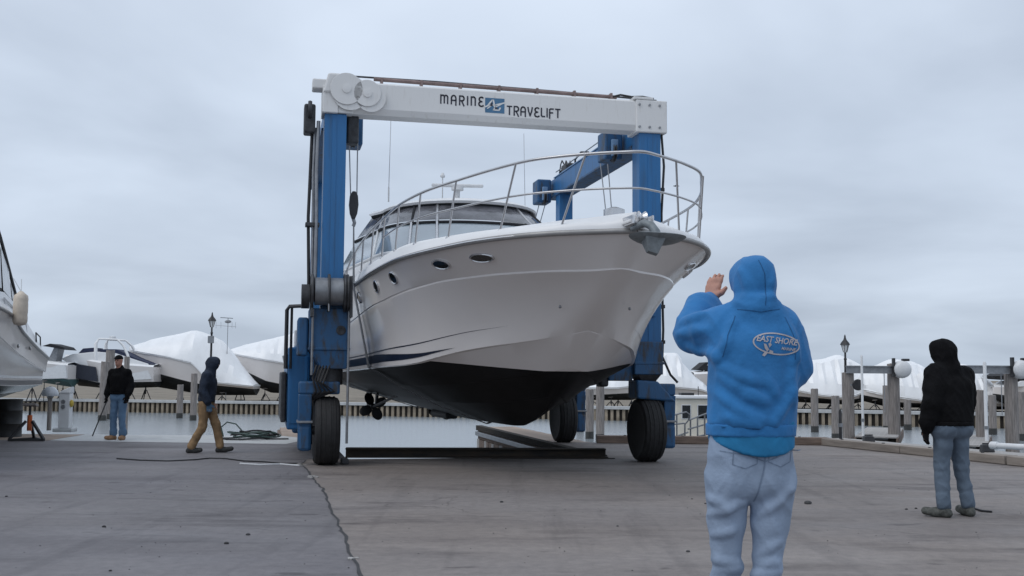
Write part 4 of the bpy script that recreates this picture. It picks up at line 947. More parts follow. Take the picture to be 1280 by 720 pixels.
def wrapped(label, px0, px1, D, beam, bow, ridge, sheer, wline, kbot, yaw=0, gm=M_gel, bm=M_boot, seed=0):
    c, W_, t_, px = far_frame(px0, px1, D); r = thing('wrapped_boat', label, 'wrapped boat', (c.x, c.y, LAND), yaw, 'boats stored under white wrap across the water')
    xs = (t_-.5)*W_; b = plan(t_, beam, bow)
    f = lambda tab: np.array([zat(p_, float(np.interp(p_, [q[0] for q in tab], [q[1] for q in tab])), D)-LAND for p_ in px])
    zr, zs, zw, zk = f(ridge), f(sheer), f(wline), f(kbot); zs = np.minimum(zs, zr-.03); zw = np.minimum(zw, zs-.02); zk = np.minimum(zk, zw-.05)
    far_hull(r, xs, b, zs, zk, gm, bm, zw)
    rings = []
    rr = np.random.default_rng(seed)
    for i in range(len(xs)):
        j = .05*math.sin(i*2.4+seed); h = zr[i]-zs[i]; bi = b[i]*1.02+.02
        ring = []
        for fx, fz in ((1.0, -.10/max(h, .2)), (1.015, .03), (.90+j*.5, .30), (.62+j, .62+j*.6), (.30, .90-j*.5), (.05, 1.0)):
            ring.append((xs[i]+.03*rr.standard_normal(), fx*bi, zs[i]+fz*h))
        rings.append([(x, -y, z) for x, y, z in ring] + [(x, y, z) for x, y, z in reversed(ring)])
    mb = MB(); mb.loft(rings, False)
    for end in (0, -1): mb.add(rings[end], [tuple(range(len(rings[end])))])
    mb.build('shrink_wrap_cover', M_wrap, r, smooth=22)
    mb = MB()
    for s in (-1, 1): mb.tube([(xs[i], s*(b[i]*1.035+.02), zs[i]+.0) for i in range(len(xs))], .03, 6)
    mb.build('wrap_band', M_wrap, r)
    return r, xs, zk, c, yaw
stands = []
def supports(res, what, every=(.16, .45, .78)):
    r, xs, zk, c, yaw = res
    for f in every:
        i = int(f*(len(xs)-1)); stands.append((c.x+xs[i], c.y-.9, max(.5, zk[i]+.2), what)); 
    i = len(xs)//2; stands.append((c.x+xs[i]+.3, c.y+.9, max(.5, zk[i]+.2), what))
supports(wrapped('tall white wrapped boat with a peaked cover behind the lamp post left of the hoist', 163, 320, 78, 3.4, 'L',
   [(163, 433), (180, 428), (190, 424), (225, 417), (242, 412.5), (258, 417), (275, 425), (290, 441), (305, 461), (320, 480)],
   [(163, 437), (180, 440), (215, 446), (245, 453), (256, 464), (264, 476), (320, 482)], [(163, 452), (200, 466), (250, 479), (320, 486)], [(163, 470), (200, 484), (260, 494), (320, 494)], R(4), seed=1), 'the tall peaked wrapped boat left of the hoist')
supports(wrapped('white wrapped boat whose pointed bow shows beside the blue engine housing of the hoist', 288, 395, 81, 3.4, 'L',
   [(288, 437), (310, 430), (335, 424), (360, 418), (395, 411)], [(288, 441), (330, 449), (372, 456), (395, 458)], [(288, 449), (305, 462), (335, 476), (372, 484), (395, 485)], [(288, 458), (310, 478), (340, 491), (395, 493)], R(8), seed=2), 'the wrapped boat with the pointed bow beside the engine housing')
supports(wrapped('low white wrapped boat seen between the yacht bow and the hoist right leg', 728, 806, 70, 3.0, 'R',
   [(728, 474), (745, 468), (770, 461), (790, 458), (806, 462)], [(728, 484), (770, 484), (806, 480)], [(728, 494), (806, 490)], [(728, 500), (790, 500), (806, 495)], R(-4), seed=3), 'the low wrapped boat behind the hoist right leg')
supports(wrapped('tall square white wrapped boat between the hoist right leg and the blue hoodie', 803, 893, 72, 3.2, 'R',
   [(803, 462), (815, 446), (826, 441), (846, 441), (852, 452), (868, 470), (893, 490)], [(803, 482), (828, 482), (870, 486), (893, 493)], [(803, 490), (893, 496)], [(803, 498), (893, 500)], R(3), seed=4), 'the tall square wrapped boat left of the blue hoodie')
supports(wrapped('broad peaked white wrapped boat behind the lamp post right of the blue hoodie', 985, 1092, 70, 3.6, 'R',
   [(985, 455), (1000, 452), (1030, 448.5), (1047, 443), (1058, 447), (1072, 454), (1092, 468)], [(985, 486), (1020, 493), (1050, 496), (1092, 484)], [(985, 494), (1050, 500), (1092, 494)], [(985, 502), (1060, 506), (1092, 498)], R(-4), seed=5), 'the broad peaked wrapped boat right of the blue hoodie')
supports(wrapped('white wrapped boat behind the boat lift post left of the man in black', 1072, 1170, 69, 3.4, 'L',
   [(1072, 470), (1090, 458), (1112, 449), (1135, 450), (1152, 456), (1170, 470)], [(1072, 486), (1100, 494), (1135, 499), (1170, 499)], [(1072, 493), (1110, 502), (1170, 505)], [(1072, 500), (1110, 509), (1170, 510)], R(5), seed=6), 'the wrapped boat left of the man in black')
supports(wrapped('white wrapped boat with a steep sloping stern just right of the man in black', 1145, 1257, 68, 3.4, 'L',
   [(1145, 468), (1165, 458), (1185, 454), (1205, 455), (1222, 461), (1238, 478), (1257, 500)], [(1145, 490), (1180, 497), (1222, 501), (1257, 504)], [(1145, 497), (1190, 506), (1257, 508)], [(1145, 503), (1190, 512), (1257, 512)], R(4), seed=7), 'the wrapped boat right of the man in black')
def open_boat(name, label, px0, px1, D, beam, bow, sheer, wline, kbot, hullm, botm, house, yaw=0, wlstripe=None):
    c, W_, t_, px = far_frame(px0, px1, D); r = thing(name, label, 'motorboat', (c.x, c.y, LAND), yaw)
    xs = (t_-.5)*W_; b = plan(t_, beam, bow)
    f = lambda tab: np.array([zat(p_, float(np.interp(p_, [q[0] for q in tab], [q[1] for q in tab])), D)-LAND for p_ in px])
    zs, zw, zk = f(sheer), f(wline), f(kbot); far_hull(r, xs, b, zs, zk, hullm, botm, zw)
    rings = [[(xs[i], -b[i], zs[i]), (xs[i], -b[i]*.9, zs[i]+.12), (xs[i], 0, zs[i]+.22), (xs[i], b[i]*.9, zs[i]+.12), (xs[i], b[i], zs[i])] for i in range(len(xs))]
    MB().loft(rings, False).build('deck', M_deck, r, smooth=40)
    X = lambda p_: (p_-(px0+px1)/2)*D/FPX
    Z = lambda p_, y_: zat(p_, y_, D)-LAND
    for nm, m_, poly, w in house:       # side outlines with real width
        q = [(X(p_), Z(p_, y_)) for p_, y_ in poly]; n = len(q)
        v = [(x, -w/2, z) for x, z in q] + [(x, w/2, z) for x, z in q]
        MB().add(v, [tuple(range(n-1, -1, -1)), tuple(range(n, 2*n))] + [(i, (i+1) % n, n+(i+1) % n, n+i) for i in range(n)]).build(nm, m_, r, bevel=.03)
    return (r, xs, zk, c, yaw), X, Z
M_navyc = mat('navy_canvas', (.018, .025, .06), .8, var=.2)
res, X, Z = open_boat('sport_cruiser', 'white and navy sport cruiser with radar arch standing behind the man in the cap', 82, 197, 76, 3.0, 'L',
   [(82, 447), (110, 450), (140, 455), (197, 459)], [(82, 452), (100, 472), (130, 478), (197, 477)], [(82, 462), (100, 482), (140, 486), (197, 484)],
   M_gel, M_boot,
   [('hull_panel', mat('navy_gelcoat', (.016, .02, .035), .3, var=.1), [(93, 453), (128, 459), (131, 477), (104, 473)], 3.06), ('deck_house', M_deck, [(84, 449), (98, 443), (126, 440), (150, 442), (190, 455), (190, 462), (100, 458)], 2.4), ('windscreen_canvas', M_navyc, [(101, 445), (109, 436), (122, 435), (123, 447)], 2.0),
    ('cockpit_canvas', M_navyc, [(132, 454), (131, 437), (150, 437), (172, 447), (196, 456), (160, 458)], 2.3), ('stern_box', M_plastic, [(163, 459), (188, 457), (195, 474), (163, 476)], 2.7)], R(3))
supports(res, 'the sport cruiser with radar arch')
for s in (-1.15, 1.15):
    MB().tube([(X(126), s, Z(126, 452)), (X(125), s*.95, Z(125, 430)), (X(128), s*.85, Z(128, 424)), (X(150), s*.85, Z(150, 425)), (X(158), s*.9, Z(158, 432)), (X(167), s, Z(167, 450))], [.13, .12, .07, .07, .09, .1], 8).build('radar_arch', M_deck, res[0], smooth=50)
MB().lathe([(.22, 0), (.24, .08), (.2, .2), (.05, .24)], (X(139), 0, Z(139, 424)), n=14).build('radar_dome', M_plastic, res[0], smooth=50)
MB().bar((X(128), -.95, Z(128, 424)), (X(128), .95, Z(128, 424)), .1, .08).build('arch_top', M_deck, res[0])
res, X, Z = open_boat('small_motorboat', 'small white motorboat with raised dark bimini next to the stored cruiser stern', 40, 92, 74, 2.4, 'L',
   [(40, 452), (92, 457)], [(40, 466), (92, 474)], [(40, 476), (92, 484)], M_gel, M_green,
   [('transom_box', M_plastic, [(58, 456), (90, 456), (92, 473), (58, 474)], 2.3), ('bimini_top', M_canvas, [(58, 433), (68, 430), (84, 434), (88, 438), (84, 437), (66, 434)], 1.9), ('console', M_grey, [(62, 452), (70, 434), (76, 435), (72, 455)], 1.0)], 0)
supports(res, 'the small motorboat with dark bimini')
res, X, Z = open_boat('bridge_cruiser', 'white cruiser with black framed bimini half hidden by the raised blue sleeve', 862, 985, 76, 3.2, 'R',
   [(862, 468), (900, 466), (985, 470)], [(862, 486), (985, 490)], [(862, 494), (985, 497)], M_gel, M_boot,
   [('bimini_top', M_canvas, [(867, 462), (878, 453), (905, 452), (930, 456), (930, 464), (905, 465)], 2.2), ('deck_house', M_deck, [(866, 476), (880, 466), (930, 466), (950, 476)], 2.4)], R(2))
for p_ in (874, 884, 896): MB().tube([(X(p_), -1.0, Z(p_, 466)), (X(p_+8), -1.1, Z(p_+8, 454))], .03, 6).build('frame', M_plastic, res[0])
supports(res, 'the cruiser with black framed bimini')
res, X, Z = open_boat('white_cruiser', 'white cruiser with dark canvas arch behind the white lift motor cover', 1240, 1330, 66, 3.2, 'L',
   [(1240, 484), (1275, 482), (1330, 478)], [(1240, 492), (1275, 500), (1330, 502)], [(1240, 498), (1265, 510), (1330, 512)], M_gel, M_boot,
   [('deck_house', M_deck, [(1246, 484), (1262, 476), (1300, 474), (1325, 480)], 2.6), ('canvas', M_canvas, [(1238, 470), (1252, 466), (1300, 466), (1310, 474), (1262, 475), (1246, 474)], 2.4)], R(3))
supports(res, 'the cruiser with dark canvas arch')
first = None
for x, y, h, what in stands:
    if first is None:
        first = boat_stand((x, y, LAND), random.uniform(0, 3), 'tripod boat stand under '+what, 1.0, 'boat stands on the far shore', M_iron); first.scale = (1, 1, h)
    else:
        c = copy_tree(first); c.location = (x, y, LAND); c.rotation_euler = (0, 0, random.uniform(0, 3)); c.scale = (1, 1, h); c['label'] = 'tripod boat stand under '+what
# covered boat afloat with a cream cabin
r = thing('cabin_boat', 'cream pilothouse boat afloat behind the metal gangway railing', 'motorboat', (0, 0, 0)); D_ = 38.0
c = atdist(868, 520, D_); r.location = (c.x, c.y, WATER_Z)
X = lambda p_: atdist(p_, 520, D_).x-c.x
Z = lambda y_: atdist(868, y_, D_).z-WATER_Z
hx = np.linspace(-1.6, 3.0, 16); t_ = (hx+1.6)/4.6; b = plan(t_, 1.9, 'R')
far_hull(r, hx, b, np.full(16, .55)+.25*t_**2, np.full(16, -.3), M_cream, M_boot, np.full(16, .08))
MB().bb(-1.5, 2.4, -.85, .85, .5, .58).build('deck', M_deck, r)
MB().bb(X(841), X(893), -.75, .75, .58, Z(498)).build('cabin', M_cream, r, bevel=.04)
MB().bb(X(838), X(897), -.85, .85, Z(498)+.003, Z(494)).build('roof', M_deck, r, bevel=.03)
for a, b_ in ((847.5, 859.5), (867, 883)):
    w = MB().bb(X(a), X(b_), -.765, -.752, Z(523), Z(505)).build('window', M_plastic, r, bevel=.02)
    MB().bb(X(a)+.03, X(b_)-.03, -.775, -.766, Z(523)+.03, Z(505)-.03).build('pane', M_glass, w)
MB().tube([(X(873), 0, Z(494)), (X(873), 0, Z(483))], .014, 6).build('aerial', M_iron, r)
MB().bb(X(850), X(866), -.3, .3, Z(494), Z(491)).build('hatch', M_iron, r)

# ================================================================== LAMPS, AERIAL, BIRD
def lamp_post(px, ytop, D, label, box):
    c = atdist(px, 470, D); zt_ = atdist(px, ytop, D).z-LAND
    r = thing('lamp_post', label, 'lamp post', (c.x, c.y, LAND))
    MB().lathe([(.2, 0), (.2, .25), (.12, .45), (.085, .6), (.07, zt_-1.5), (.10, zt_-1.45), (.06, zt_-1.35), (.06, zt_-1.05)], n=12).build('post', M_iron, r, smooth=40)
    ln = MB().lathe([(.10, zt_-1.05), (.22, zt_-.62), (.19, zt_-.60), (.09, zt_-1.03)], n=6).build('lantern', M_plastic, r)
    MB().lathe([(.30, zt_-.62), (.25, zt_-.5), (.10, zt_-.32), (.06, zt_-.2), (.05, zt_-.1), (.01, zt_)], n=8).build('hood', M_iron, ln, smooth=30)
    for k in range(6):
        a = k*math.pi/3; MB().bar((.105*math.cos(a), .105*math.sin(a), zt_-1.05), (.225*math.cos(a), .225*math.sin(a), zt_-.62), .025).build('bar', M_iron, ln)
    if box:
        MB().box((0, -.14, zt_-1.9), (.42, .1, .5)).build('notice_box', M_grey, r, bevel=.02)
    return r
lamp_post(263, 390, 74, 'black lamp post with lantern top and grey box, left of the hoist', True)
lamp_post(1057, 418, 63, 'black lamp post with lantern top beside the boat lift posts on the right', False)
c = atdist(283, 470, 77.5); z0 = atdist(283, 424, 77.5).z
r = thing('mast_aerial', 'spindly aerial on a thin mast above the peaked wrapped boat', 'aerial', (c.x, c.y, LAND))
za = [atdist(283, y, 77.5).z-LAND for y in (470, 407, 402, 397)]
MB().tube([(0, 0, 0), (0, 0, za[3]-.02)], .022, 6).build('mast', M_grey, r)
MB().bar((-.55, 0, za[3]), (.35, 0, za[3]-.05), .07, .05).build('crossarm', M_grey, r); MB().ell((0, 0, za[2]), (.25, .12, .12), 10, 6).build('head', M_grey, r)
MB().tube([(-.9, 0, za[1]+.02), (.6, 0, za[1]-.08)], .015, 6).build('element', M_wire, r)
for x in (-.85, -.5, .3, .55): MB().tube([(x, 0, za[1]-.2), (x, 0, za[1]+.25)], .01, 6).build('element', M_wire, r)
bc = atdist(845, 232.5, 46)
r = thing('flying_bird', 'small dark bird flying beside the hoist right column', 'bird', bc)
rings = [[(x+.0, w*math.cos(a), w*.8*math.sin(a)) for a in np.linspace(0, 6.283, 10, endpoint=False)] for x, w in ((-.13, .008), (-.09, .022), (-.02, .036), (.05, .032), (.08, .022), (.105, .024), (.125, .016), (.15, .004))]
MB().loft(rings).build('body', M_iron, r, smooth=60)
for s in (-1, 1): MB().loft([[(.05, s*.02, .01), (-.03, s*.02, .01), (-.03, s*.02, .018), (.05, s*.02, .018)], [(.055, s*.10, .035), (-.03, s*.10, .03), (-.03, s*.10, .036), (.055, s*.10, .042)], [(.0, s*.2, .0), (-.02, s*.2, .0), (-.02, s*.2, .004), (.0, s*.2, .005)]]).build('wing', M_iron, r, smooth=40)

# ================================================================== PILES, DOCKS, LIFTS
def pile(px, ytop, D, w, label, group, lean=0.0, foot=-2.2, m=M_wood, cap=None, name='dock_pile'):
    c = atdist(px, 500, D); zt_ = atdist(px, ytop, D).z
    r = thing(name, label, 'pile', (c.x, c.y, foot), 0, group); h = zt_-foot; rr = w/2
    rings = []
    for k in range(9):
        z = h*k/8; a0 = k*.3
        rings.append([(lean*z+rr*(1.04-.06*k/8)*(1+.05*math.sin(3*a+a0))*math.cos(a), rr*(1.04-.06*k/8)*(1+.05*math.sin(2*a+a0))*math.sin(a), z+(.02*math.sin(5*a) if k == 8 else 0)) for a in np.linspace(0, 6.283, 14, endpoint=False)])
    MB().loft(rings).build('shaft', m, r, smooth=40)
    zw_ = WATER_Z-foot
    MB().lathe([(rr*1.06, zw_-.6), (rr*1.06, zw_+.25), (rr*1.03, zw_+.3)], (lean*zw_, 0, 0), n=14).build('wet_band', mat('wet_pile', (.035, .035, .032), .4, var=.3), r, smooth=40)
    return r, c, zt_
gA = 'single piles standing in the open water'
lbA = 'weathered wooden pile standing alone in the open water'
for px, yt, D, lb_ in ((225, 481, 64, 'shorter of two wooden piles in the water behind the walking man'), (242, 467, 61, 'taller of two wooden piles in the water behind the walking man'), (737, 487, 46, 'shorter of the two nearer wooden piles under the yacht bow, beside the hoist rear wheel'), (750, 478, 44, 'tallest wooden pile in the water between the two right wheels of the hoist'),
    (725, 492, 52, 'farther slim pile half hidden by the hoist right rear wheel'), (1018, 486, 53, 'slim wooden pile in the water right of the blue hoodie'), (1044, 495, 46, 'short pile just left of the thick lift pile nearest the lamp post'), (1108, 482, 54, 'slim far pile seen between the two lift piles left of the man in black'),
    (1134, 500, 56, 'short far pile just left of the man in black'), (1240, 494, 52, 'slim far pile beside the thin white pole right of the man in black'), (1172, 492, 50, 'pile in the water hidden behind the man in black'), (1276, 490, 47, 'pile beyond the right lift motor cover pile')):
    pile(px, yt, D, .34 if D < 50 else .36, lb_, gA)
pile(136, 438, 62, .50, 'thick grey mooring pile rising behind the man in the cap', None); pile(128, 452, 60, .44, 'leaning grey mooring pile beside the man in the cap', None, lean=.02)
pile(157, 446, 44, .22, 'slim grey post behind the man in the cap', None)
def lift(pa, pb, ya, yb, D, ybeam, lab):
    r1, c1, z1 = pile(pa, ya, D, .34, 'thick boat lift pile, '+lab[0], None); r2, c2, z2 = pile(pb, yb, D, .34, 'thick boat lift pile, '+lab[1], None)
    zb = atdist((pa+pb)/2, ybeam, D).z
    r = thing('boat_lift_beam', lab[2], 'lift beam', (c1.x, c1.y-.2, zb)); d = c2-c1
    MB().bb(-.1, d.x+.1, -.05, .05, .09, .12).build('top_flange', M_grey, r); MB().bb(-.1, d.x+.1, -.012, .012, -.07, .09).build('web', M_grey, r); MB().bb(-.1, d.x+.1, -.05, .05, -.10, -.07).build('bottom_flange', M_grey, r)
    MB().tube([(d.x*.75, 0, -.1), (d.x*.75, 0, -1.2)], .012, 6).build('cable', M_wire, r)
    r = thing('lift_motor_cover', lab[3], 'motor cover', (c2.x+.14, c2.y-.34, zb+.02))
    MB().lathe([(.02, -.17), (.17, -.16), (.235, -.10), (.25, 0), (.25, .12)], (0, 0, 0), 'Y', 24).build('drum', M_plastic, r, smooth=50)
    MB().box((.10, .0, .27), (.2, .16, .07)).build('lug', M_iron, r, bevel=.02); MB().bb(-.26, -.2, -.05, .1, -.2, .32).build('bracket', M_iron, r, bevel=.01)
    return r
lift(1060, 1117, 466, 455, 31, 462.5, ('nearest the lamp post', 'carrying the white motor cover left of the man in black', 'grey steel lift beam between two piles, left of the man in black', 'round white lift motor cover on a pile left of the man in black'))
lift(1200, 1264, 470, 465, 29, 462.5, ('hidden behind the man in black', 'carrying the white motor cover right of the man in black', 'grey steel lift beam running behind the man in black', 'round white lift motor cover on a pile right of the man in black'))
pile(1225, 488, 30, .26, 'short thick pile right of the man in black', None)
def pole(px, yt, D, w, label, foot, m=M_plastic):
    c = atdist(px, 500, D); r = thing('pole', label, 'pole', (c.x, c.y, foot)); h = atdist(px, yt, D).z-foot
    MB().lathe([(w, 0), (w, h-.04), (w*.6, h)], n=10).build('tube', m, r, smooth=50); MB().lathe([(w*1.4, h*.5), (w*1.4, h*.5+.08)], n=10).build('clamp', M_grey, r); return r
pole(1078, 444, 30, .035, 'thin white pole between the two lift piles left of the man in black', -1.6); pole(1232, 452, 28, .045, 'thin white pole right of the man in black', -1.6)
pole(1050, 512, 23.3, .035, 'short dark pole standing at the corner of the quay kerb', 0, M_iron)
c = atdist(1071, 481, 30.5); r = thing('round_sign', 'dark oval plate fixed to the lift pile by the lamp post', 'plate', c)
MB().lathe([(.14, -.02), (.16, 0), (.14, .02)], (0, -.1, 0), 'Y', 20).build('plate', M_iron, r, smooth=40); MB().bb(-.2, 0, -.08, -.04, -.02, .02).build('bracket', M_grey, r)
# floating docks
def dock(label, a, b, w, z, pitch=.17):
    a, b = Vector((a.x, a.y, z)), Vector((b.x, b.y, z)); d = b-a; L_ = d.length
    r = thing('floating_dock', label, 'dock', a, math.atan2(d.y, d.x)); pk = MB().bb(0, pitch*.93, -w/2, w/2, -.04, 0).build('plank', M_plank, r, bevel=.004)
    for k in range(1, int(L_/pitch)):
        q = pk.copy(); COL.objects.link(q); q.parent = r; q.location = (k*pitch, random.uniform(-.01, .01), random.uniform(-.006, 0))
    for s in (-1, 1): MB().bb(0, L_, s*w/2-.03, s*w/2+.03, -.30, -.045).build('fascia', M_wood2, r, bevel=.006)
    n = max(2, int(L_/2.5))
    for k in range(n): MB().bb(k*L_/n+.2, (k+1)*L_/n-.2, -w/2+.1, w/2-.1, WATER_Z-z-.2, -.31).build('float', M_black, r, bevel=.03)
    return r
ZD = -.16
dock('grey plank dock running behind the slanting quay kerb on the right', ground(1030, 548, ZD), ground(1300, 571, ZD), 1.3, ZD)
dock('short grey finger dock between the two lift piles left of the man in black', ground(1095, 545.5, ZD), ground(1106, 538, ZD-.1), 1.1, ZD)
dock('short grey finger dock behind the pile right of the man in black', ground(1205, 556, ZD), ground(1215, 543, ZD), 1.0, ZD)
for px, py, lab in ((1086, 549, 'small black dock box on the plank dock left of the man in black'), (1234, 561, 'small black dock box on the plank dock right of the man in black')):
    c = ground(px, py+4, ZD); r = thing('cleat_box', lab, 'dock box', c)
    MB().hexa([(-.14, -.1, 0), (.14, -.1, 0), (.14, .1, 0), (-.14, .1, 0), (-.12, -.08, .16), (.1, -.08, .16), (.1, .08, .16), (-.12, .08, .16)]).build('box', M_iron, r, bevel=.02); MB().bar((-.1, 0, .18), (.1, 0, .18), .03).build('handle', M_iron, r)
a, b = ground(1238, 570, .02), ground(1300, 574, .02)
r = thing('white_pipe', 'white plastic pipe lying along the kerb right of the man in black', 'pipe', (a.x, a.y, .155), math.atan2(b.y-a.y, b.x-a.x)); L_ = (b-a).length
MB().tube([(0, 0, .06), (L_, 0, .06)], .055, 10).build('tube', M_plastic, r, smooth=50); MB().lathe([(.07, 0), (.07, .12)], (0.02, 0, .06), 'X', 12).build('collar', M_plastic, r, smooth=40)
# gangway railing behind the right wheel
g0 = ground(842, 556); g1 = ground(905, 552)
r = thing('gangway_railing', 'grey metal pipe railing of the gangway beside the hoist right wheel', 'railing', (g0.x, 23.6, -.05))
xr = lambda p_: atdist(p_, 540, 23.6).x-g0.x
zr_ = lambda y_: atdist(866, y_, 23.6).z+.05
def rail(pts_): MB().tube([(xr(p_), yy_, zr_(y_)) for p_, y_, yy_ in pts_], .018, 8).build('rail', M_grey, r, smooth=40)
rail([(838, 520, 0), (858, 515, 0), (862, 518, 0), (862, 525, .1), (857, 531, .1), (857, 556, .1)]); rail([(838, 531, 0), (856, 529, 0)]); rail([(846, 519, 0), (846, 556, 0)])
rail([(862, 526, .2), (905, 512, .6)]); rail([(862, 537, .2), (905, 527, .6)]); rail([(862, 549, .2), (905, 541, .6)])
for p_, yt in ((866, 525), (875, 522), (884, 519), (893, 516)): rail([(p_, yt, .3), (p_, 556, .3)])
rail([(838, 548, 0), (862, 541, .2)])
for p_ in (842, 851): rail([(p_, 546, .05), (p_-2, 556, .05)])
# quay furniture at the left
c = ground(81, 540); r = thing('power_pedestal', 'white dock power pedestal on a block at the left quay edge', 'pedestal', c)
MB().bb(-.23, .23, -.18, .18, .004, .09).build('base', M_cap, r, bevel=.02); MB().bb(-.13, .13, -.11, .11, .09, .93).build('cabinet', M_plastic, r, bevel=.02)
MB().hexa([(-.14, -.13, .93), (.14, -.13, .93), (.14, .13, .93), (-.14, .13, .93), (-.05, -.09, 1.0), (.15, -.09, 1.08), (.15, .09, 1.08), (-.05, .09, 1.0)]).build('hood', M_plastic, r, bevel=.01)
for z, nm, m_ in ((.72, 'socket', M_grey), (.60, 'socket', M_grey)): MB().lathe([(.05, -.13), (.05, -.11)], (-.02, 0, z), 'Y', 12).build(nm, m_, r)
MB().ell((.16, -.06, .68), (.05, .06, .09), 10, 8).build('plug', mat('yellow_plug', (.55, .40, .06), .5), r)
c = ground(61, 538); r = thing('dock_light', 'brown post with a clear domed light at the left quay edge', 'dock light', c)
MB().lathe([(.055, 0), (.05, 1.05), (.03, 1.08)], n=10).build('post', M_wood, r, smooth=40)
MB().lathe([(.19, .84), (.2, .87), (.17, .97), (.10, 1.05), (.03, 1.07)], n=20).build('dome', mat('clear_dome', (.45, .47, .5), .1, var=.1), r, smooth=50); MB().lathe([(.06, .80), (.08, .86), (.02, .9)], n=12).build('lamp', M_grey, r)
# hoses and cables on the yard
c = ground(310, 549); r = thing('hose_coil', 'tangled coil of dark green hose on the pale quay apron', 'hose', c)
m_ = mat('green_hose', (.05, .085, .075), .5, var=.3)
for k in range(7):
    a0 = random.uniform(0, 6.28); rx, ry = random.uniform(.28, .55), random.uniform(.18, .4); ox, oy = random.uniform(-.2, .25), random.uniform(-.15, .15)
    MB().tube([(ox+rx*math.cos(a), oy+ry*math.sin(a), .03+.022*k+.015*math.sin(3*a+a0)) for a in np.linspace(a0, a0+6.28, 28, endpoint=False)], .018, 6, closed=True).build('loop', m_ if k % 3 else M_black, r, smooth=60)
MB().tube([(-.55, .05, .05), (-.62, .1, .25), (-.5, .15, .36), (-.3, .12, .32), (-.12, .05, .15), (0, 0, .06)], .016, 6).build('loop', m_, r, smooth=60)
MB().tube([(.3, -.1, .03), (.6, -.2, .022), (.9, -.1, .022)], .016, 6).build('end', M_black, r, smooth=60)
pts_ = [(146, 574), (175, 576), (210, 577), (243, 575.5), (262, 573.5), (282, 574), (305, 577), (330, 578), (352, 580), (372, 580)]
o = MB().tube([ground(px, py)+Vector((0, 0, .012)) for px, py in pts_], .011, 6).build('cable', M_black, smooth=60)
tag(o, 'thin black cable snaking over the yard to the hoist left wheel', 'cable')
pts_ = [(300, 580.5), (325, 582), (350, 581), (374, 583)]
o = MB().tube([ground(px, py)+Vector((0, 0, .015)) for px, py in pts_], .012, 6).build('rope', M_plastic, smooth=60); tag(o, 'short pale rope lying beside the black cable', 'rope')
pts_ = [(1218, 637), (1228, 640), (1240, 641)]
o = MB().tube([ground(px, py)+Vector((0, 0, .012)) for px, py in pts_], .012, 6).build('stick', M_iron, smooth=60); tag(o, 'dark stick lying on the yard behind the black hooded man', 'stick')
# stones and grit scattered over the yard
mb = MB()
for px, py in ((1010, 630), (882, 630), (865, 624), (627, 628), (130, 659), (138, 714), (8, 621), (283, 680), (310, 669), (1133, 637), (1145, 636), (860, 690), (772, 658)):
    c = ground(px, py); s = random.uniform(.008, .018) if px != 1010 else .035
    mb.ell((c.x, c.y, s*.4), (s*1.3, s, s*.7), 7, 5)
for k in range(420):
    y = random.uniform(5.2, 19); x = random.uniform(-.48*y-.5, .48*y+.5); s = random.uniform(.002, .006)
    if -2.4 < x < 2 and y > 17.6: continue
    mb.ell((x, y, s*.4), (s*1.2, s, s*.7), 5, 4)
o = mb.build('grit', mat('dark_grit', (.05, .05, .052), .9, var=.4, scale=3)); o['kind'] = 'stuff'; o['label'] = 'scattered pebbles and grit on the yard'; o['category'] = 'grit'
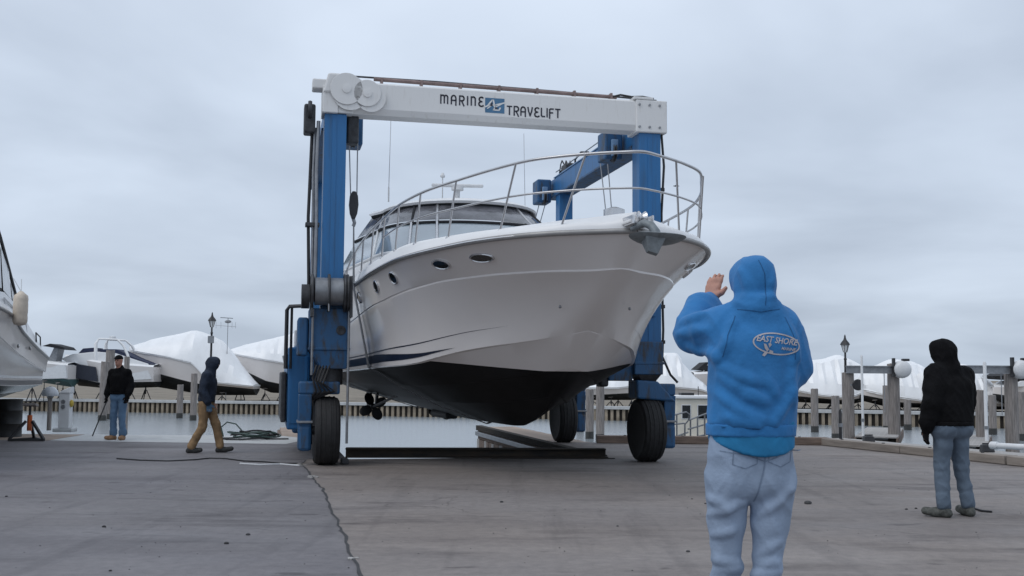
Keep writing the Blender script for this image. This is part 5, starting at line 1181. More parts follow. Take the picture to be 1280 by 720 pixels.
# ================================================================== PEOPLE (smooth signed-distance bodies meshed here)
class SDF:
    def __init__(s, lo, hi, h):
        s.h = h; s.lo = np.array(lo, float); n = np.ceil((np.array(hi)-s.lo)/h).astype(int)+1; s.n = n
        s.ax = [s.lo[i]+h*np.arange(n[i]) for i in range(3)]; s.f = np.full(n, .25, np.float32)
    def blk(s, lo, hi):
        a = np.clip(np.floor((np.array(lo)-s.lo)/s.h).astype(int), 0, s.n-1); b = np.clip(np.ceil((np.array(hi)-s.lo)/s.h).astype(int)+1, 1, s.n)
        sl = tuple(slice(a[i], max(b[i], a[i]+1)) for i in range(3)); g = np.meshgrid(*[s.ax[i][sl[i]] for i in range(3)], indexing='ij'); return sl, g
    def comb(s, sl, d, k, op):
        f = s.f[sl]
        if op == 'u':
            h = np.maximum(k-np.abs(f-d), 0)/k; s.f[sl] = np.minimum(f, d)-h*h*k*.25
        else:
            d = -d; h = np.maximum(k-np.abs(f-d), 0)/k; s.f[sl] = np.maximum(f, d)+h*h*k*.25
    def cone(s, p0, r0, p1, r1, k=.03, op='u', sq=None):
        p0, p1 = np.array(p0, float), np.array(p1, float); m = max(r0, r1)+k+.06
        sl, (X, Y, Z) = s.blk(np.minimum(p0, p1)-m, np.maximum(p0, p1)+m); d = p1-p0; L2 = max(d@d, 1e-9)
        t = np.clip(((X-p0[0])*d[0]+(Y-p0[1])*d[1]+(Z-p0[2])*d[2])/L2, 0, 1)
        D = np.sqrt((X-p0[0]-t*d[0])**2+(Y-p0[1]-t*d[1])**2+(Z-p0[2]-t*d[2])**2)-(r0+(r1-r0)*t); s.comb(sl, D, k, op)
    def chain(s, pts, rs, k=.03, op='u'):
        for i in range(len(pts)-1): s.cone(pts[i], rs[i], pts[i+1], rs[i+1], k, op)
    def ell(s, c, r, k=.03, op='u', rz=0.0, rx=0.0):
        c, r = np.array(c, float), np.array(r, float); m = r.max()+k+.06
        sl, (X, Y, Z) = s.blk(c-m, c+m); X, Y, Z = X-c[0], Y-c[1], Z-c[2]
        if rz: X, Y = X*math.cos(rz)+Y*math.sin(rz), -X*math.sin(rz)+Y*math.cos(rz)
        if rx: Y, Z = Y*math.cos(rx)+Z*math.sin(rx), -Y*math.sin(rx)+Z*math.cos(rx)
        q = np.sqrt((X/r[0])**2+(Y/r[1])**2+(Z/r[2])**2)+1e-9; g = np.sqrt((X/r[0]**2)**2+(Y/r[1]**2)**2+(Z/r[2]**2)**2)+1e-9
        s.comb(sl, q*(q-1)/g, k, op)
    def above(s, z, tilt=0.0): s.f = np.maximum(s.f, (z+tilt*s.ax[0][:, None, None]-s.ax[2][None, None, :]).astype(np.float32))
    def below(s, z): s.f = np.maximum(s.f, (s.ax[2][None, None, :]-z).astype(np.float32))
    def back_fold(s, pts, r, k=.03):
        """a cloth fold laid along the surface that faces -y, through (x, z) points"""
        P_ = []
        for (xa_, za_), (xb_, zb_) in zip(pts[:-1], pts[1:]):
            for q in range(5): P_.append((xa_+(xb_-xa_)*q/5, za_+(zb_-za_)*q/5))
        P_.append(pts[-1]); out = []
        for x, z in P_:
            i = int(np.clip(round((x-s.lo[0])/s.h), 0, s.n[0]-1)); kz = int(np.clip(round((z-s.lo[2])/s.h), 0, s.n[2]-1)); c = np.nonzero(s.f[i, :, kz] < 0)[0]
            if len(c): out.append((x, s.ax[1][c[0]]+r*.45, z))
        n = len(out)
        for i in range(n-1):
            ra, rb = r*(.45+.55*math.sin(math.pi*(i+.3)/n)), r*(.45+.55*math.sin(math.pi*(i+1.3)/n)); s.cone(out[i], ra, out[i+1], rb, k)
    def mesh(s):
        f = s.f; sg = f < 0; n = np.array(f.shape)-1
        c = [sg[i:n[0]+i, j:n[1]+j, k:n[2]+k] for i in (0, 1) for j in (0, 1) for k in (0, 1)]; cnt = sum(x.astype(np.int8) for x in c)
        act = (cnt > 0) & (cnt < 8); idx = np.full(n, -1, np.int64); A = np.argwhere(act); idx[act] = np.arange(len(A))
        P = np.zeros((len(A), 3)); W_ = np.zeros(len(A)); C8 = [(i, j, k) for i in (0, 1) for j in (0, 1) for k in (0, 1)]
        for a in range(8):
            for b in range(a+1, 8):
                da = np.array(C8[b])-np.array(C8[a])
                if np.abs(da).sum() != 1: continue
                va = f[tuple((A+C8[a]).T)]; vb = f[tuple((A+C8[b]).T)]; m = (va < 0) != (vb < 0); t = np.where(m, va/(va-vb+1e-12), 0)
                P += np.where(m[:, None], A+np.array(C8[a])+t[:, None]*da, 0); W_ += m
        V = s.lo + s.h*P/W_[:, None]; F_ = []
        for axn in range(3):
            u, v = [(1, 2), (2, 0), (0, 1)][axn]; e0 = [slice(None)]*3; e1 = [slice(None)]*3; e0[axn] = slice(0, -1); e1[axn] = slice(1, None)
            ch = sg[tuple(e0)] != sg[tuple(e1)]; E_ = np.argwhere(ch); ok = (E_[:, u] > 0) & (E_[:, v] > 0) & (E_[:, u] < f.shape[u]-1) & (E_[:, v] < f.shape[v]-1); E_ = E_[ok]
            ins = sg[tuple(E_.T)]; du = np.zeros(3, int); du[u] = 1; dv = np.zeros(3, int); dv[v] = 1
            q = [idx[tuple((E_-du-dv).T)], idx[tuple((E_-dv).T)], idx[tuple(E_.T)], idx[tuple((E_-du).T)]]
            Q = np.stack(q, 1); Q[~ins] = Q[~ins][:, ::-1]; F_.append(Q)
        return V, np.concatenate(F_)
def smooth_verts(V, Q, it=2, lam=.5):
    e = np.concatenate([Q[:, [0, 1]], Q[:, [1, 2]], Q[:, [2, 3]], Q[:, [3, 0]]]); e = np.concatenate([e, e[:, ::-1]]); deg = np.bincount(e[:, 0], minlength=len(V)).astype(float)
    for _ in range(it):
        s_ = np.zeros_like(V); np.add.at(s_, e[:, 0], V[e[:, 1]]); V = V+lam*(s_/np.maximum(deg, 1)[:, None]-V)
    return V
def sdf_obj(name, sd, m, parent, disp=0.0, dsc=9.0, stretch=(1, 1, .6), it=2, seed=0, thin=None):
    V, Q = sd.mesh(); V = smooth_verts(V, Q, it)
    if disp:
        n = np.zeros_like(V); a = np.cross(V[Q[:, 2]]-V[Q[:, 0]], V[Q[:, 3]]-V[Q[:, 1]])
        for k in range(4): np.add.at(n, Q[:, k], a)
        n /= np.linalg.norm(n, axis=1)[:, None]+1e-9
        w = np.array([mnoise.noise(Vector((p[0]*dsc*stretch[0]+seed+2*mnoise.noise(Vector((p[0]*4, p[1]*4, p[2]*4+seed))), p[1]*dsc*stretch[1], p[2]*dsc*stretch[2]+1.2*p[0]*dsc*.4))) for p in V])
        c1 = np.array([mnoise.noise(Vector(((p[0]+.55*p[2])*dsc*1.2+seed, p[1]*dsc*.8, (p[2]-.55*p[0])*dsc*.35))) for p in V])
        c2 = np.array([mnoise.noise(Vector(((p[0]-.8*p[2])*dsc*1.0-seed, p[1]*dsc*.7, (p[2]+.8*p[0])*dsc*.3))) for p in V])
        V = V + n*(disp*(.6*w + 1.0*(1-np.abs(c1))**4 + .8*(1-np.abs(c2))**4 - .8))[:, None]; V = smooth_verts(V, Q, 1, .4)
    me = bpy.data.meshes.new(name); me.from_pydata(V.tolist(), [], Q.tolist()); me.materials.append(m); me.shade_smooth(); me.update()
    o = bpy.data.objects.new(name, me); COL.objects.link(o); o.parent = parent; return o
def hand(sd, wr, tip, side_dir, curl=.0, thumb=1, k=.008, sc=1.0):
    """palm and five fingers; side_dir points from little finger to thumb"""
    wr, tip = np.array(wr, float), np.array(tip, float); d = tip-wr; L_ = np.linalg.norm(d); d /= L_; s_ = np.array(side_dir, float); s_ -= d*(s_@d); s_ /= np.linalg.norm(s_); nn = np.cross(d, s_)
    pe = wr+d*L_*.50
    for q in (-.024, -.008, .008, .024): sd.cone(wr+s_*q*.7*sc, .017*sc, pe+s_*q*1.15*sc, .0135*sc, .014)
    for q, ln in ((-.032, .36), (-.011, .47), (.011, .50), (.032, .44)):
        a = pe+s_*q*sc; b = a+d*L_*ln*.55+nn*curl*.4*L_*ln; c = b+d*L_*ln*.45*(1-curl)+nn*curl*L_*ln*.6+s_*q*.1; sd.chain([a, b, c], [.0105*sc, .0098*sc, .008*sc], k)
    a = wr+d*L_*.16+s_*.024*sc; b = a+d*L_*.16+s_*.034*sc*thumb; c = b+d*L_*.17+s_*.016*sc*thumb+nn*curl*.02; sd.chain([a, b, c], [.015*sc, .0125*sc, .0095*sc], k)
def person(label, loc, rz, J, h, top_m, leg_m, shoe_m, hood=True, folds=(), legfolds=(), cuts=None, group=None, shirt_m=None, face=True, sleeve_r=(.085, .066, .048), tdisp=.006, ldisp=.006, leg_r=(.115, .092, .07, .06), extra=None, torso=(.065, .125, .08, .13), hem=None, hood_r=(.098, .118, .125), handL=None, handR=None, hat=None, head_rz=0.0):
    r = thing('person', label, 'person', loc, rz, group)
    A = {k_: np.array(v, float) for k_, v in J.items()}; allp = np.array(list(A.values())); lo = allp.min(0)-.22; hi = allp.max(0)+.2; lo[2] = -.02
    X = np.array([1., 0, 0])
    hd, ck, ch, pv = A['head'], A['neck'], A['chest'], A['pelvis']; fw = np.array([-math.sin(head_rz), math.cos(head_rz), 0])
    rtv = np.array([math.cos(head_rz), math.sin(head_rz), 0])
    # body
    b = SDF(lo, hi, h)
    hs = min(1.0, hood_r[2]*.80/.105) if hood else 1.0; b.ell(hd+np.array([0, 0, .02]), (.075*hs, .092*hs, .105*hs), .02, rz=head_rz); b.ell(hd+fw*.03*hs-np.array([0, 0, .06*hs]), (.052*hs, .06*hs, .062*hs), .03*hs, rz=head_rz)
    b.cone(hd+fw*.088*hs+np.array([0, 0, .02]), .010*hs, hd+fw*.108*hs-np.array([0, 0, .02]), .015*hs, .012)           # nose
    for s in (-1, 1):
        b.ell(hd+rtv*s*(.072*hs)-fw*.005, (.012*hs, .022*hs, .032*hs), .008, rz=head_rz)                    # ears
        b.ell(hd+rtv*s*.032*hs+fw*.094*hs+np.array([0, 0, .018]), (.016*hs, .012*hs, .010*hs), .012, 's', rz=head_rz)              # eye sockets
        b.cone(hd+fw*.075*hs+rtv*s*.028*hs-np.array([0, 0, .055*hs]), .010*hs, hd+fw*.086*hs-np.array([0, 0, .056*hs]), .012*hs, .01)    # lips
    b.cone(hd-np.array([0, 0, .05*hs]), .055*hs, ck, .06*hs, .03)
    for s in (-1, 1): b.cone(pv+X*s*.06, .09, ch+X*s*.075, .10, .06)
    for s in 'LR':
        b.cone(ck, .06, A['sh'+s], .055, .04); b.chain([A['sh'+s], A['el'+s], A['wr'+s]], [.055, .043, .030], .03); b.chain([A['hip'+s], A['kn'+s], A['an'+s]], [min(.08, leg_r[0]*.75), leg_r[2]*.68, leg_r[3]*.62], .02); b.chain([A['an'+s]-np.array([0, 0, .03]), A['toe'+s]], [.026, .018], .01)
    hl = handL or dict(tip=A['wrL']+(A['wrL']-A['elL'])/np.linalg.norm(A['wrL']-A['elL'])*.17, side=(0, 1, 0), curl=.35); hr = handR or dict(tip=A['wrR']+(A['wrR']-A['elR'])/np.linalg.norm(A['wrR']-A['elR'])*.17, side=(0, 1, 0), curl=.35)
    for s, hh in (('L', hl), ('R', hr)): hand(b, A['wr'+s], hh['tip'], hh['side'], hh['curl'], sc=hh.get('sc', 1.0))
    body = sdf_obj('body', b, M_skin, r, it=1)
    if hl.get('glove') or hr.get('glove'):
        for s, hh in (('L', hl), ('R', hr)):
            if not hh.get('glove'): continue
            g = SDF(A['wr'+s]-.26, A['wr'+s]+.26, h*.7); hand(g, A['wr'+s], hh['tip'], hh['side'], hh['curl'], sc=1.22); g.cone(A['wr'+s], .040, A['wr'+s]+(A['el'+s]-A['wr'+s])*.3, .042, .02)
            sdf_obj('glove', g, hh['glove'], r, it=1)
    # upper garment
    t = SDF(lo, hi, h); wW, rW, wC, rC = torso; hz = hem if hem else pv[2]+.12
    for s in (-1, 1): t.cone(np.array([pv[0], pv[1], hz-.10])+X*s*wW, rW, ch+X*s*wC, rC, .08)
    t.cone(np.array([pv[0], pv[1], hz+.02]), rW, ch, rC, .08); t.above(hz)
    for s in 'LR':
        t.cone(ck+np.array([0, 0, -.03]), .075, A['sh'+s], sleeve_r[0]*.98, .06)
        t.chain([A['sh'+s], A['sh'+s]*.5+A['el'+s]*.5, A['el'+s]], [sleeve_r[0], sleeve_r[0]*.95, sleeve_r[1]*1.08], .05)
        e_, w_2 = A['el'+s], A['wr'+s]; t.chain([e_, e_*.45+w_2*.55, e_*.1+w_2*.9], [sleeve_r[1]*1.06, sleeve_r[1]*.98, sleeve_r[2]*1.15], .03); t.cone(e_*.12+w_2*.88, sleeve_r[2]*.92, w_2, sleeve_r[2]*.88, .008)
        ax_ = (w_2-e_)
        for q in (.18, .36, .55, .74):                                    # sleeve creases
            c0 = e_+ax_*q; t.cone(c0+np.array([-.02, -.01, .012]), sleeve_r[1]*.98, c0+np.array([.02, .01, -.008]), sleeve_r[1]*.93, .010)
    if hood:
        t.ell(hd+np.array([0, 0, .02])-fw*.012, hood_r, .03, rz=head_rz); t.cone(hd-np.array([0, 0, .045])-fw*.02, hood_r[0]*.90, ck+np.array([0, -.0, .0]), hood_r[0]*.98, .05)
        t.ell(hd+fw*.06+np.array([0, 0, .03]), (hood_r[0]*.86, .075, hood_r[2]*.8), .03, rz=head_rz)
        t.cone(ck-fw*.06+np.array([-.06, 0, -.015]), .026, ck-fw*.06+np.array([.06, 0, -.015]), .026, .03)
        t.ell(hd+fw*.18-np.array([0, 0, .0]), (.52*hood_r[0], .12, .66*hood_r[2]), .015, 's', rz=head_rz)
    else:
        t.cone(ck+np.array([0, .0, .0]), .075, ck+np.array([0, 0, .045]), .066, .02)
    for pl_, rr_ in folds: t.back_fold(pl_, rr_, .026)
    # ribbed hem band
    hb_ = SDF(lo, hi, h)
    for s in (-1, 1): hb_.cone(np.array([pv[0], pv[1], hz-.10])+X*s*wW, rW, ch+X*s*wC, rC, .08)
    hb_.cone(np.array([pv[0], pv[1], hz+.02]), rW, ch, rC, .08); hb_.f -= .003
    hb_.above(hz-.04); hb_.below(hz+.008)
    top = sdf_obj('hooded_top' if hood else 'jacket', t, top_m, r, tdisp, 10, (1, 1, .8), 1, seed=3.1)
    sdf_obj('waistband', hb_, top_m, r, .002, 30, it=1)
    if shirt_m:
        sh_ = SDF(lo, hi, h)
        for s in (-1, 1): sh_.cone(np.array([pv[0], pv[1], hz-.25])+X*s*(wW), rW*.965, ch+X*s*wC, rC*.9, .08)
        sh_.cone(np.array([pv[0], pv[1], hz-.2]), rW*.97, ch, rC*.9, .08); sl, (Xg, Yg, Zg) = sh_.blk(lo, hi); zc = hz-.115+1.6*(Xg-pv[0]-.03)**2
        sh_.f = np.maximum(sh_.f, (zc-Zg).astype(np.float32)); sh_.below(hz+.02); sdf_obj('shirt_hem', sh_, shirt_m, r, .003, 14, it=1)
    # trousers
    j = SDF(lo, hi, h); r0, r1, r2, r3 = leg_r
    for s in (-1, 1): j.cone(np.array([pv[0], pv[1], hz+.0])+X*s*wW, rW*.90, pv+X*s*wW*1.05-np.array([0, 0, .06]), rW*.98, .07)
    for s in 'LR':
        hp, kn, an = A['hip'+s], A['kn'+s], A['an'+s]; m1 = hp*.55+kn*.45
        q_ = SDF(lo, hi, h); q_.chain([hp, m1, kn, kn*.5+an*.5, an*.93+kn*.07], [r0, r1, r2, r3*1.02, r3], .022)
        for q, off_ in ((.16, .02), (.06, -.018), (-.05, .02), (-.14, -.015)):
            c0 = kn+(hp-kn)*q; q_.cone(c0+np.array([-.012, -.012, off_]), r2*.93, c0+np.array([.012, -.012, -off_]), r2*.90, .012)
        for q in (.06, .14, .23):
            c0 = an+(kn-an)*q; q_.cone(c0+np.array([-.02, -.01, .012]), r3*.95, c0+np.array([.02, .01, -.012]), r3*.90, .012)
        for pl_, rr_ in legfolds:
            if (pl_[0][0] < pv[0]) == (s == 'L'): q_.back_fold(pl_, rr_, .022)
        j.comb((slice(None),)*3, q_.f, .008, 'u')
    j.below(hz+.01)
    sdf_obj('trousers', j, leg_m, r, ldisp, 9, (1, 1, .75), 1, seed=8.7)
    for s in 'LR':
        an, to = A['an'+s], A['toe'+s]; f_ = SDF(np.minimum(an, to)-.14, np.maximum(an, to)+.14, min(h, .01)); an0 = np.array([an[0], an[1], an[2]-.03]); d = (to-an); d[2] = 0; d /= np.linalg.norm(d)+1e-9
        zf = max(.0, min(an[2]-.105, to[2]-.045)); heel = an-d*.035; heel[2] = zf+.042; mid_ = an+d*.07; mid_[2] = zf+.045; f_.cone(an0, .05, heel, .042, .03); f_.cone(heel, .042, mid_, .044, .03); f_.cone(an0, .048, mid_, .045, .03); f_.cone(mid_, .046, to+np.array([0, 0, .01]), .042, .03); f_.above(zf+.003)
        sdf_obj('shoe', f_, shoe_m, r, it=1)
    if face:
        for s in (-1, 1): MB().ell(tuple(hd+rtv*s*.032*hs+fw*.088*hs+np.array([0, 0, .018])), (.012*hs, .010*hs, .008*hs), 8, 6).build('eye', M_glass, r, smooth=60)
    if hat is not None:
        c_ = SDF(hd-.2, hd+.25, .01); c_.ell(hd+np.array([0, 0, .055]), (.084, .10, .082), .02, rz=head_rz); c_.above(hd[2]+.045); c_.cone(hd+fw*.09+np.array([-.03, 0, .055]), .012, hd+fw*.15+np.array([-.02, 0, .045]), .010, .03); c_.cone(hd+fw*.09+np.array([.03, 0, .055]), .012, hd+fw*.15+np.array([.02, 0, .045]), .010, .03); sdf_obj('cap', c_, hat, r, it=1)
    return r, top, body
M_hoodie = mat('blue_sweatshirt', (.023, .170, .42), .9, var=.10, scale=6, bump=.12, bscale=70, sheen=.1)
M_tee = mat('teal_shirt', (.012, .17, .36), .85, var=.1, scale=10, bump=.1)
def denim(name, c): return mat(name, c, .9, var=.16, scale=4, bump=.14, bscale=80, detail=5)
M_jean = denim('light_denim', (.26, .33, .44)); M_jean2 = denim('mid_denim', (.10, .135, .18)); M_jean3 = denim('blue_denim', (.11, .19, .30))
M_blk = mat('black_fleece', (.007, .007, .008), .98, var=.3, scale=8, bump=.25, bscale=60, spec=.15); M_navyh = mat('navy_fleece', (.016, .024, .042), .95, var=.3, scale=8, bump=.2)
M_khaki = mat('tan_work_cloth', (.26, .165, .085), .9, var=.25, scale=6, bump=.2); M_shoe = mat('dark_shoe', (.03, .03, .03), .7, var=.3, scale=20); M_boot2 = mat('tan_boot', (.30, .17, .09), .7, var=.2)
M_grsh = mat('grey_green_shoe', (.075, .078, .07), .75, var=.45, scale=25)
# --- man signalling, from behind
D1 = 4.27; X1 = (938-640)/FPX*D1
def L1(px, py, dy=0.0):
    p = atdist(px, py, D1+dy); return np.array([p.x-X1, dy, p.z])
J = dict(head=L1(941, 354, .03), neck=L1(944, 389, 0), chest=L1(942, 437, 0), pelvis=L1(938, 578, 0),
  shL=L1(905, 408, .02), elL=L1(866, 418, .16), wrL=L1(887, 377, .30), shR=L1(974, 411, .0), elR=L1(991, 458, .02), wrR=L1(960, 478, .25),
  hipL=L1(909, 598), knL=L1(907, 722, .03), anL=np.array([-.11, -.02, .11]), toeL=np.array([-.15, .15, .045]), hipR=L1(966, 598), knR=L1(957, 722, .01), anR=np.array([.055, .0, .11]), toeR=np.array([.09, .17, .045]))
def F1(px_, r_): return ([(L1(a, b)[0], L1(a, b)[2]) for a, b in px_], r_)
fl = [F1([(892, 455), (915, 470), (940, 478)], .013), F1([(895, 470), (925, 492), (950, 502)], .013), F1([(893, 492), (920, 515), (955, 528)], .012), F1([(990, 470), (975, 500), (958, 527)], .013), F1([(984, 440), (980, 475), (986, 508)], .012),
      F1([(912, 400), (905, 425), (895, 447)], .012), F1([(974, 402), (984, 428), (988, 450)], .012), F1([(945, 468), (962, 497)], .010), F1([(898, 520), (940, 531)], .011), F1([(868, 432), (884, 440), (896, 450)], .012), F1([(858, 402), (882, 393)], .012), F1([(854, 416), (882, 412)], .012),
      F1([(924, 338), (934, 370)], .008), F1([(961, 345), (955, 376)], .008), F1([(916, 380), (944, 386), (967, 381)], .013), F1([(922, 372), (945, 377), (962, 372)], .009)]
lf = [F1([(884, 620), (905, 631), (931, 623)], .013), F1([(886, 642), (912, 632)], .011), F1([(984, 600), (966, 626), (946, 642)], .012), F1([(889, 668), (914, 660)], .010), F1([(948, 690), (972, 672)], .011), F1([(892, 699), (925, 704)], .011), F1([(894, 712), (926, 710)], .010), F1([(940, 705), (970, 700)], .011), F1([(940, 716), (968, 714)], .010), F1([(912, 588), (904, 622)], .010), F1([(988, 575), (984, 618)], .010), F1([(945, 600), (941, 636)], .010)]
m1, top1, body1 = person('man in a bright blue hooded sweatshirt and pale jeans raising one hand, seen from behind', (X1, D1, 0), 0, J, .0065, M_hoodie, M_jean, M_shoe, True, fl, lf, shirt_m=M_tee, hem=1.215, torso=(.064, .107, .068, .112), sleeve_r=(.076, .068, .045), leg_r=(.093, .071, .049, .056), hood_r=(.080, .104, .094),
   tdisp=.0045, ldisp=.005, handL=dict(tip=L1(896, 342, .32), side=(.62, -.72, .1), curl=.06, sc=.95), handR=dict(tip=L1(945, 480, .30), side=(0, 0, 1), curl=.5), head_rz=R(14))
# emblem printed on the back: flat outlines laid on the cloth
bv = BVHTree.FromObject(top1, bpy.context.evaluated_depsgraph_get())
cx, cz = L1(961, 431)[0], L1(961, 431)[2]
def lay(name, polys, m, par, off_):
    mb = MB()
    for poly in polys:
        vs = []
        for x, z in poly:
            xx = cx+x*math.cos(R(6))+z*math.sin(R(6)); zz = cz-x*math.sin(R(6))+z*math.cos(R(6)); hit = bv.ray_cast(Vector((xx, -1, zz)), Vector((0, 1, 0)))
            y = hit[0].y if hit[0] else -.13; vs.append((xx, y-off_, zz))
        mb.add(vs, [tuple(range(len(vs)))])
    return mb.build(name, m, par)
bv_top = bv
rx_, rz_ = .094, .043
ring = []
for k in range(64):
    a, b = 2*math.pi*k/64, 2*math.pi*(k+1)/64
    ring.append([(rx_*math.cos(a), rz_*math.sin(a)), (rx_*math.cos(b), rz_*math.sin(b)), ((rx_-.006)*math.cos(b), (rz_-.0055)*math.sin(b)), ((rx_-.006)*math.cos(a), (rz_-.0055)*math.sin(a))])
lay('printed_oval', ring, M_print, top1, .0025)
def text_polys(txt, x, z, size, shear, width=None):
    cu = bpy.data.curves.new('t', 'FONT'); cu.body = txt; cu.size = size; cu.shear = shear; cu.align_x = 'CENTER'; cu.resolution_u = 2; cu.offset = size*.022
    ob = bpy.data.objects.new('t', cu); COL.objects.link(ob); bpy.context.view_layer.update()
    me = bpy.data.meshes.new_from_object(ob.evaluated_get(bpy.context.evaluated_depsgraph_get())); xs = [v.co.x for v in me.vertices]; w = max(xs)-min(xs); kx = (width/w) if width else 1.0
    out = [[(x+me.vertices[i].co.x*kx, z+me.vertices[i].co.y) for i in p.vertices] for p in me.polygons]
    bpy.data.objects.remove(ob); bpy.data.curves.remove(cu); bpy.data.meshes.remove(me); return out
lay('printed_name', text_polys('EAST SHORE', -.001, .003, .033, .25, .164), M_print, top1, .003)
lay('printed_word', text_polys('MARINE', .048, -.020, .016, .2, .058), M_print, top1, .003)
fig = [[(-.052, -.004), (-.042, -.006), (-.028, -.026), (-.036, -.034), (-.046, -.022)], [(-.034, -.004), (-.026, .002), (-.020, -.006), (-.028, -.018)], [(-.054, -.050), (-.044, -.054), (-.030, -.036), (-.044, -.034)], [(-.028, -.040), (-.010, -.043), (-.012, -.030), (-.026, -.026)]]
lay('printed_figure', fig, M_print, top1, .003)
jn = [o for o in m1.children if o.name.startswith('trousers')][0]
bv = BVHTree.FromObject(jn, bpy.context.evaluated_depsgraph_get())
M_stitch = mat('denim_seam', (.155, .205, .285), .9, var=.2, scale=30)
M_bseam = mat('sweatshirt_seam', (.012, .085, .22), .9, var=.2, scale=30)
def seam(name, pts, w=.0035, bv=bv, m=M_stitch, par=jn):
    q_ = []
    P_ = [(L1(a, b)[0], L1(a, b)[2]) for a, b in pts]; F_ = []
    for (xa_, za_), (xb_, zb_) in zip(P_[:-1], P_[1:]):
        n = max(2, int(math.hypot(xb_-xa_, zb_-za_)/.008))
        for k in range(n): F_.append((xa_+(xb_-xa_)*k/n, za_+(zb_-za_)*k/n))
    F_.append(P_[-1])
    mb = MB(); vs = []
    for i, (x, z) in enumerate(F_):
        a, b = F_[max(i-1, 0)], F_[min(i+1, len(F_)-1)]; d = Vector((b[0]-a[0], b[1]-a[1])); d.normalize()
        for s in (-1, 1):
            xx, zz = x-d.y*s*w/2, z+d.x*s*w/2; hit = bv.ray_cast(Vector((xx, -1, zz)), Vector((0, 1, 0))); vs.append((xx, (hit[0].y if hit[0] else -.1)-.0015, zz))
    mb.add(vs, [(2*i, 2*i+1, 2*i+3, 2*i+2) for i in range(len(F_)-1)]); mb.build(name, m, par)
for nm_, pt_ in (('hood_seam', [(944, 327), (950, 345), (951, 365), (949, 384)]), ('collar_seam', [(917, 388), (944, 392), (968, 388)]), ('sleeve_seam', [(914, 396), (903, 420), (897, 447)]), ('sleeve_seam', [(974, 398), (984, 425), (985, 450)]), ('hem_seam', [(891, 531), (920, 534), (960, 535), (992, 531)])):
    seam(nm_, pt_, .003, bv_top, M_bseam, top1)
seam('pocket_seam', [(911, 556), (909, 578), (924, 583), (939, 577), (939, 556)]); seam('pocket_seam', [(954, 556), (953, 575), (968, 581), (982, 575), (984, 557)])
seam('back_seam', [(950, 554), (948, 580), (942, 605), (938, 625)], .006); seam('back_yoke', [(895, 562), (925, 566), (948, 574)], .004); seam('back_yoke', [(950, 574), (972, 566), (992, 560)], .004)
# --- man in black by the quay
p = ground(1192, 646); S2 = 1.0
Jb = dict(head=(-.06, .03, 1.675), neck=(-.015, 0, 1.525), chest=(.0, 0, 1.32), pelvis=(.0, 0, .97), shL=(-.20, 0, 1.46), elL=(-.29, -.03, 1.17), wrL=(-.28, .06, .89), shR=(.21, .02, 1.44), elR=(.29, .06, 1.17), wrR=(.12, .26, 1.10),
  hipL=(-.10, 0, .93), knL=(-.10, .05, .50), anL=(-.13, .0, .10), toeL=(-.23, .15, .045), hipR=(.10, 0, .93), knR=(.15, .03, .50), anR=(.19, -.02, .10), toeR=(.24, .15, .045))
person('man in a black hooded jacket and blue jeans standing by the quay, seen from behind', p, R(24), Jb, .010, M_blk, M_jean2, M_grsh, True, shirt_m=None, hem=.97, torso=(.10, .145, .105, .15), sleeve_r=(.10, .085, .058), leg_r=(.112, .093, .075, .068), hood_r=(.115, .135, .135),
   handL=dict(tip=(-.265, .10, .725), side=(.3, .9, 0), curl=.35, glove=M_blk), tdisp=.008, ldisp=.008, head_rz=R(28))
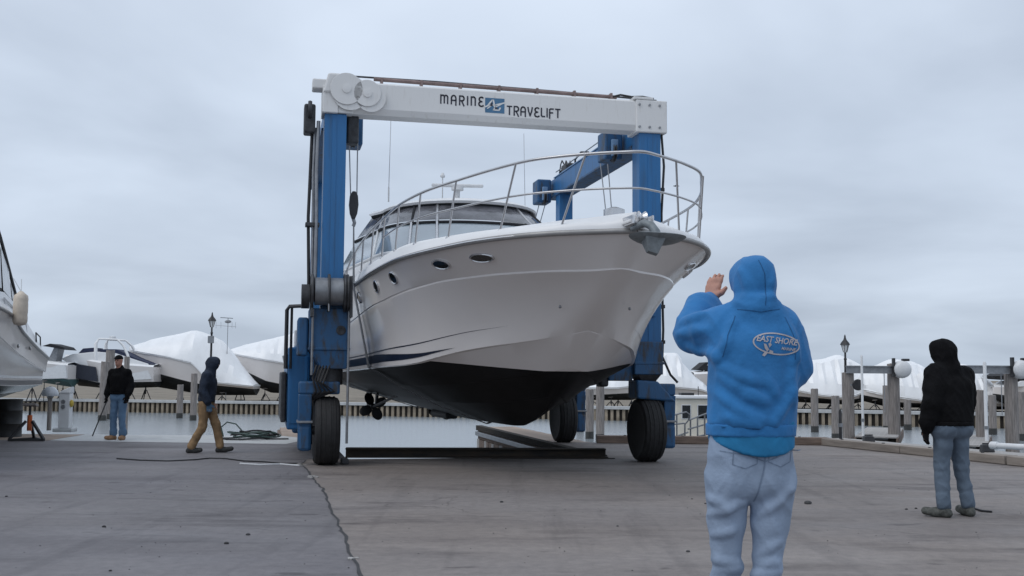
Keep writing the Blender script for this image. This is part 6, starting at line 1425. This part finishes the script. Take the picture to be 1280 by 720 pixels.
# --- man in the cap facing us
p = ground(147, 550)
Jc = dict(head=(.02, .03, 1.66), neck=(0, 0, 1.49), chest=(0, 0, 1.30), pelvis=(0, 0, .95), shL=(-.19, 0, 1.42), elL=(-.27, -.03, 1.15), wrL=(-.25, .08, .92), shR=(.19, 0, 1.42), elR=(.27, -.03, 1.15), wrR=(.26, .06, .92),
  hipL=(-.09, 0, .92), knL=(-.10, .03, .50), anL=(-.12, 0, .10), toeL=(-.17, .17, .045), hipR=(.09, 0, .92), knR=(.10, .03, .50), anR=(.11, 0, .10), toeR=(.16, .17, .045))
person('man in a dark cap, black jacket, blue jeans and tan boots facing the yard', p, R(165), Jc, .013, M_blk, M_jean3, M_boot2, False, hem=1.0, torso=(.08, .12, .09, .125), sleeve_r=(.072, .06, .045), leg_r=(.10, .085, .07, .065), hat=M_blk,
   handL=dict(tip=(-.24, .10, .76), side=(.3, .9, 0), curl=.4, glove=M_blk), handR=dict(tip=(.26, .08, .76), side=(-.3, .9, 0), curl=.4, glove=M_blk))
# --- man walking towards the hoist
p = ground(258, 566)
Jd = dict(head=(.0, .07, 1.58), neck=(0, .02, 1.43), chest=(0, .0, 1.25), pelvis=(0, -.03, .92), shL=(-.17, 0, 1.37), elL=(-.22, -.06, 1.10), wrL=(-.20, .04, .88), shR=(.17, .0, 1.37), elR=(.22, -.05, 1.10), wrR=(.21, .06, .87),
  hipL=(-.09, -.02, .88), knL=(-.09, .14, .50), anL=(-.09, .22, .105), toeL=(-.09, .42, .06), hipR=(.09, -.04, .88), knR=(.09, -.06, .48), anR=(.09, -.26, .10), toeR=(.09, -.09, .045))
person('man in a dark navy hoodie and tan trousers walking towards the hoist', p, R(-86), Jd, .013, M_navyh, M_khaki, M_shoe, True, hem=.95, torso=(.06, .125, .075, .13), sleeve_r=(.085, .07, .05), leg_r=(.105, .088, .075, .07), hood_r=(.10, .125, .12),
   handR=dict(tip=(.21, .08, .72), side=(0, 1, 0), curl=.3, glove=mat('blue_work_glove', (.05, .10, .16), .85, var=.2)))
a = ground(137, 545)
r = thing('boat_hook', 'thin dark pole leaning at the quay edge beside the man in the cap', 'pole', (a.x-.2, 24.2, 0))
MB().tube([(-.12, 0, 0.005), (.14, .05, .75)], .014, 8).build('shaft', M_iron, r); MB().tube([(.14, .05, .75), (.17, .05, .80), (.15, .05, .84)], .016, 8).build('grip', M_black, r)
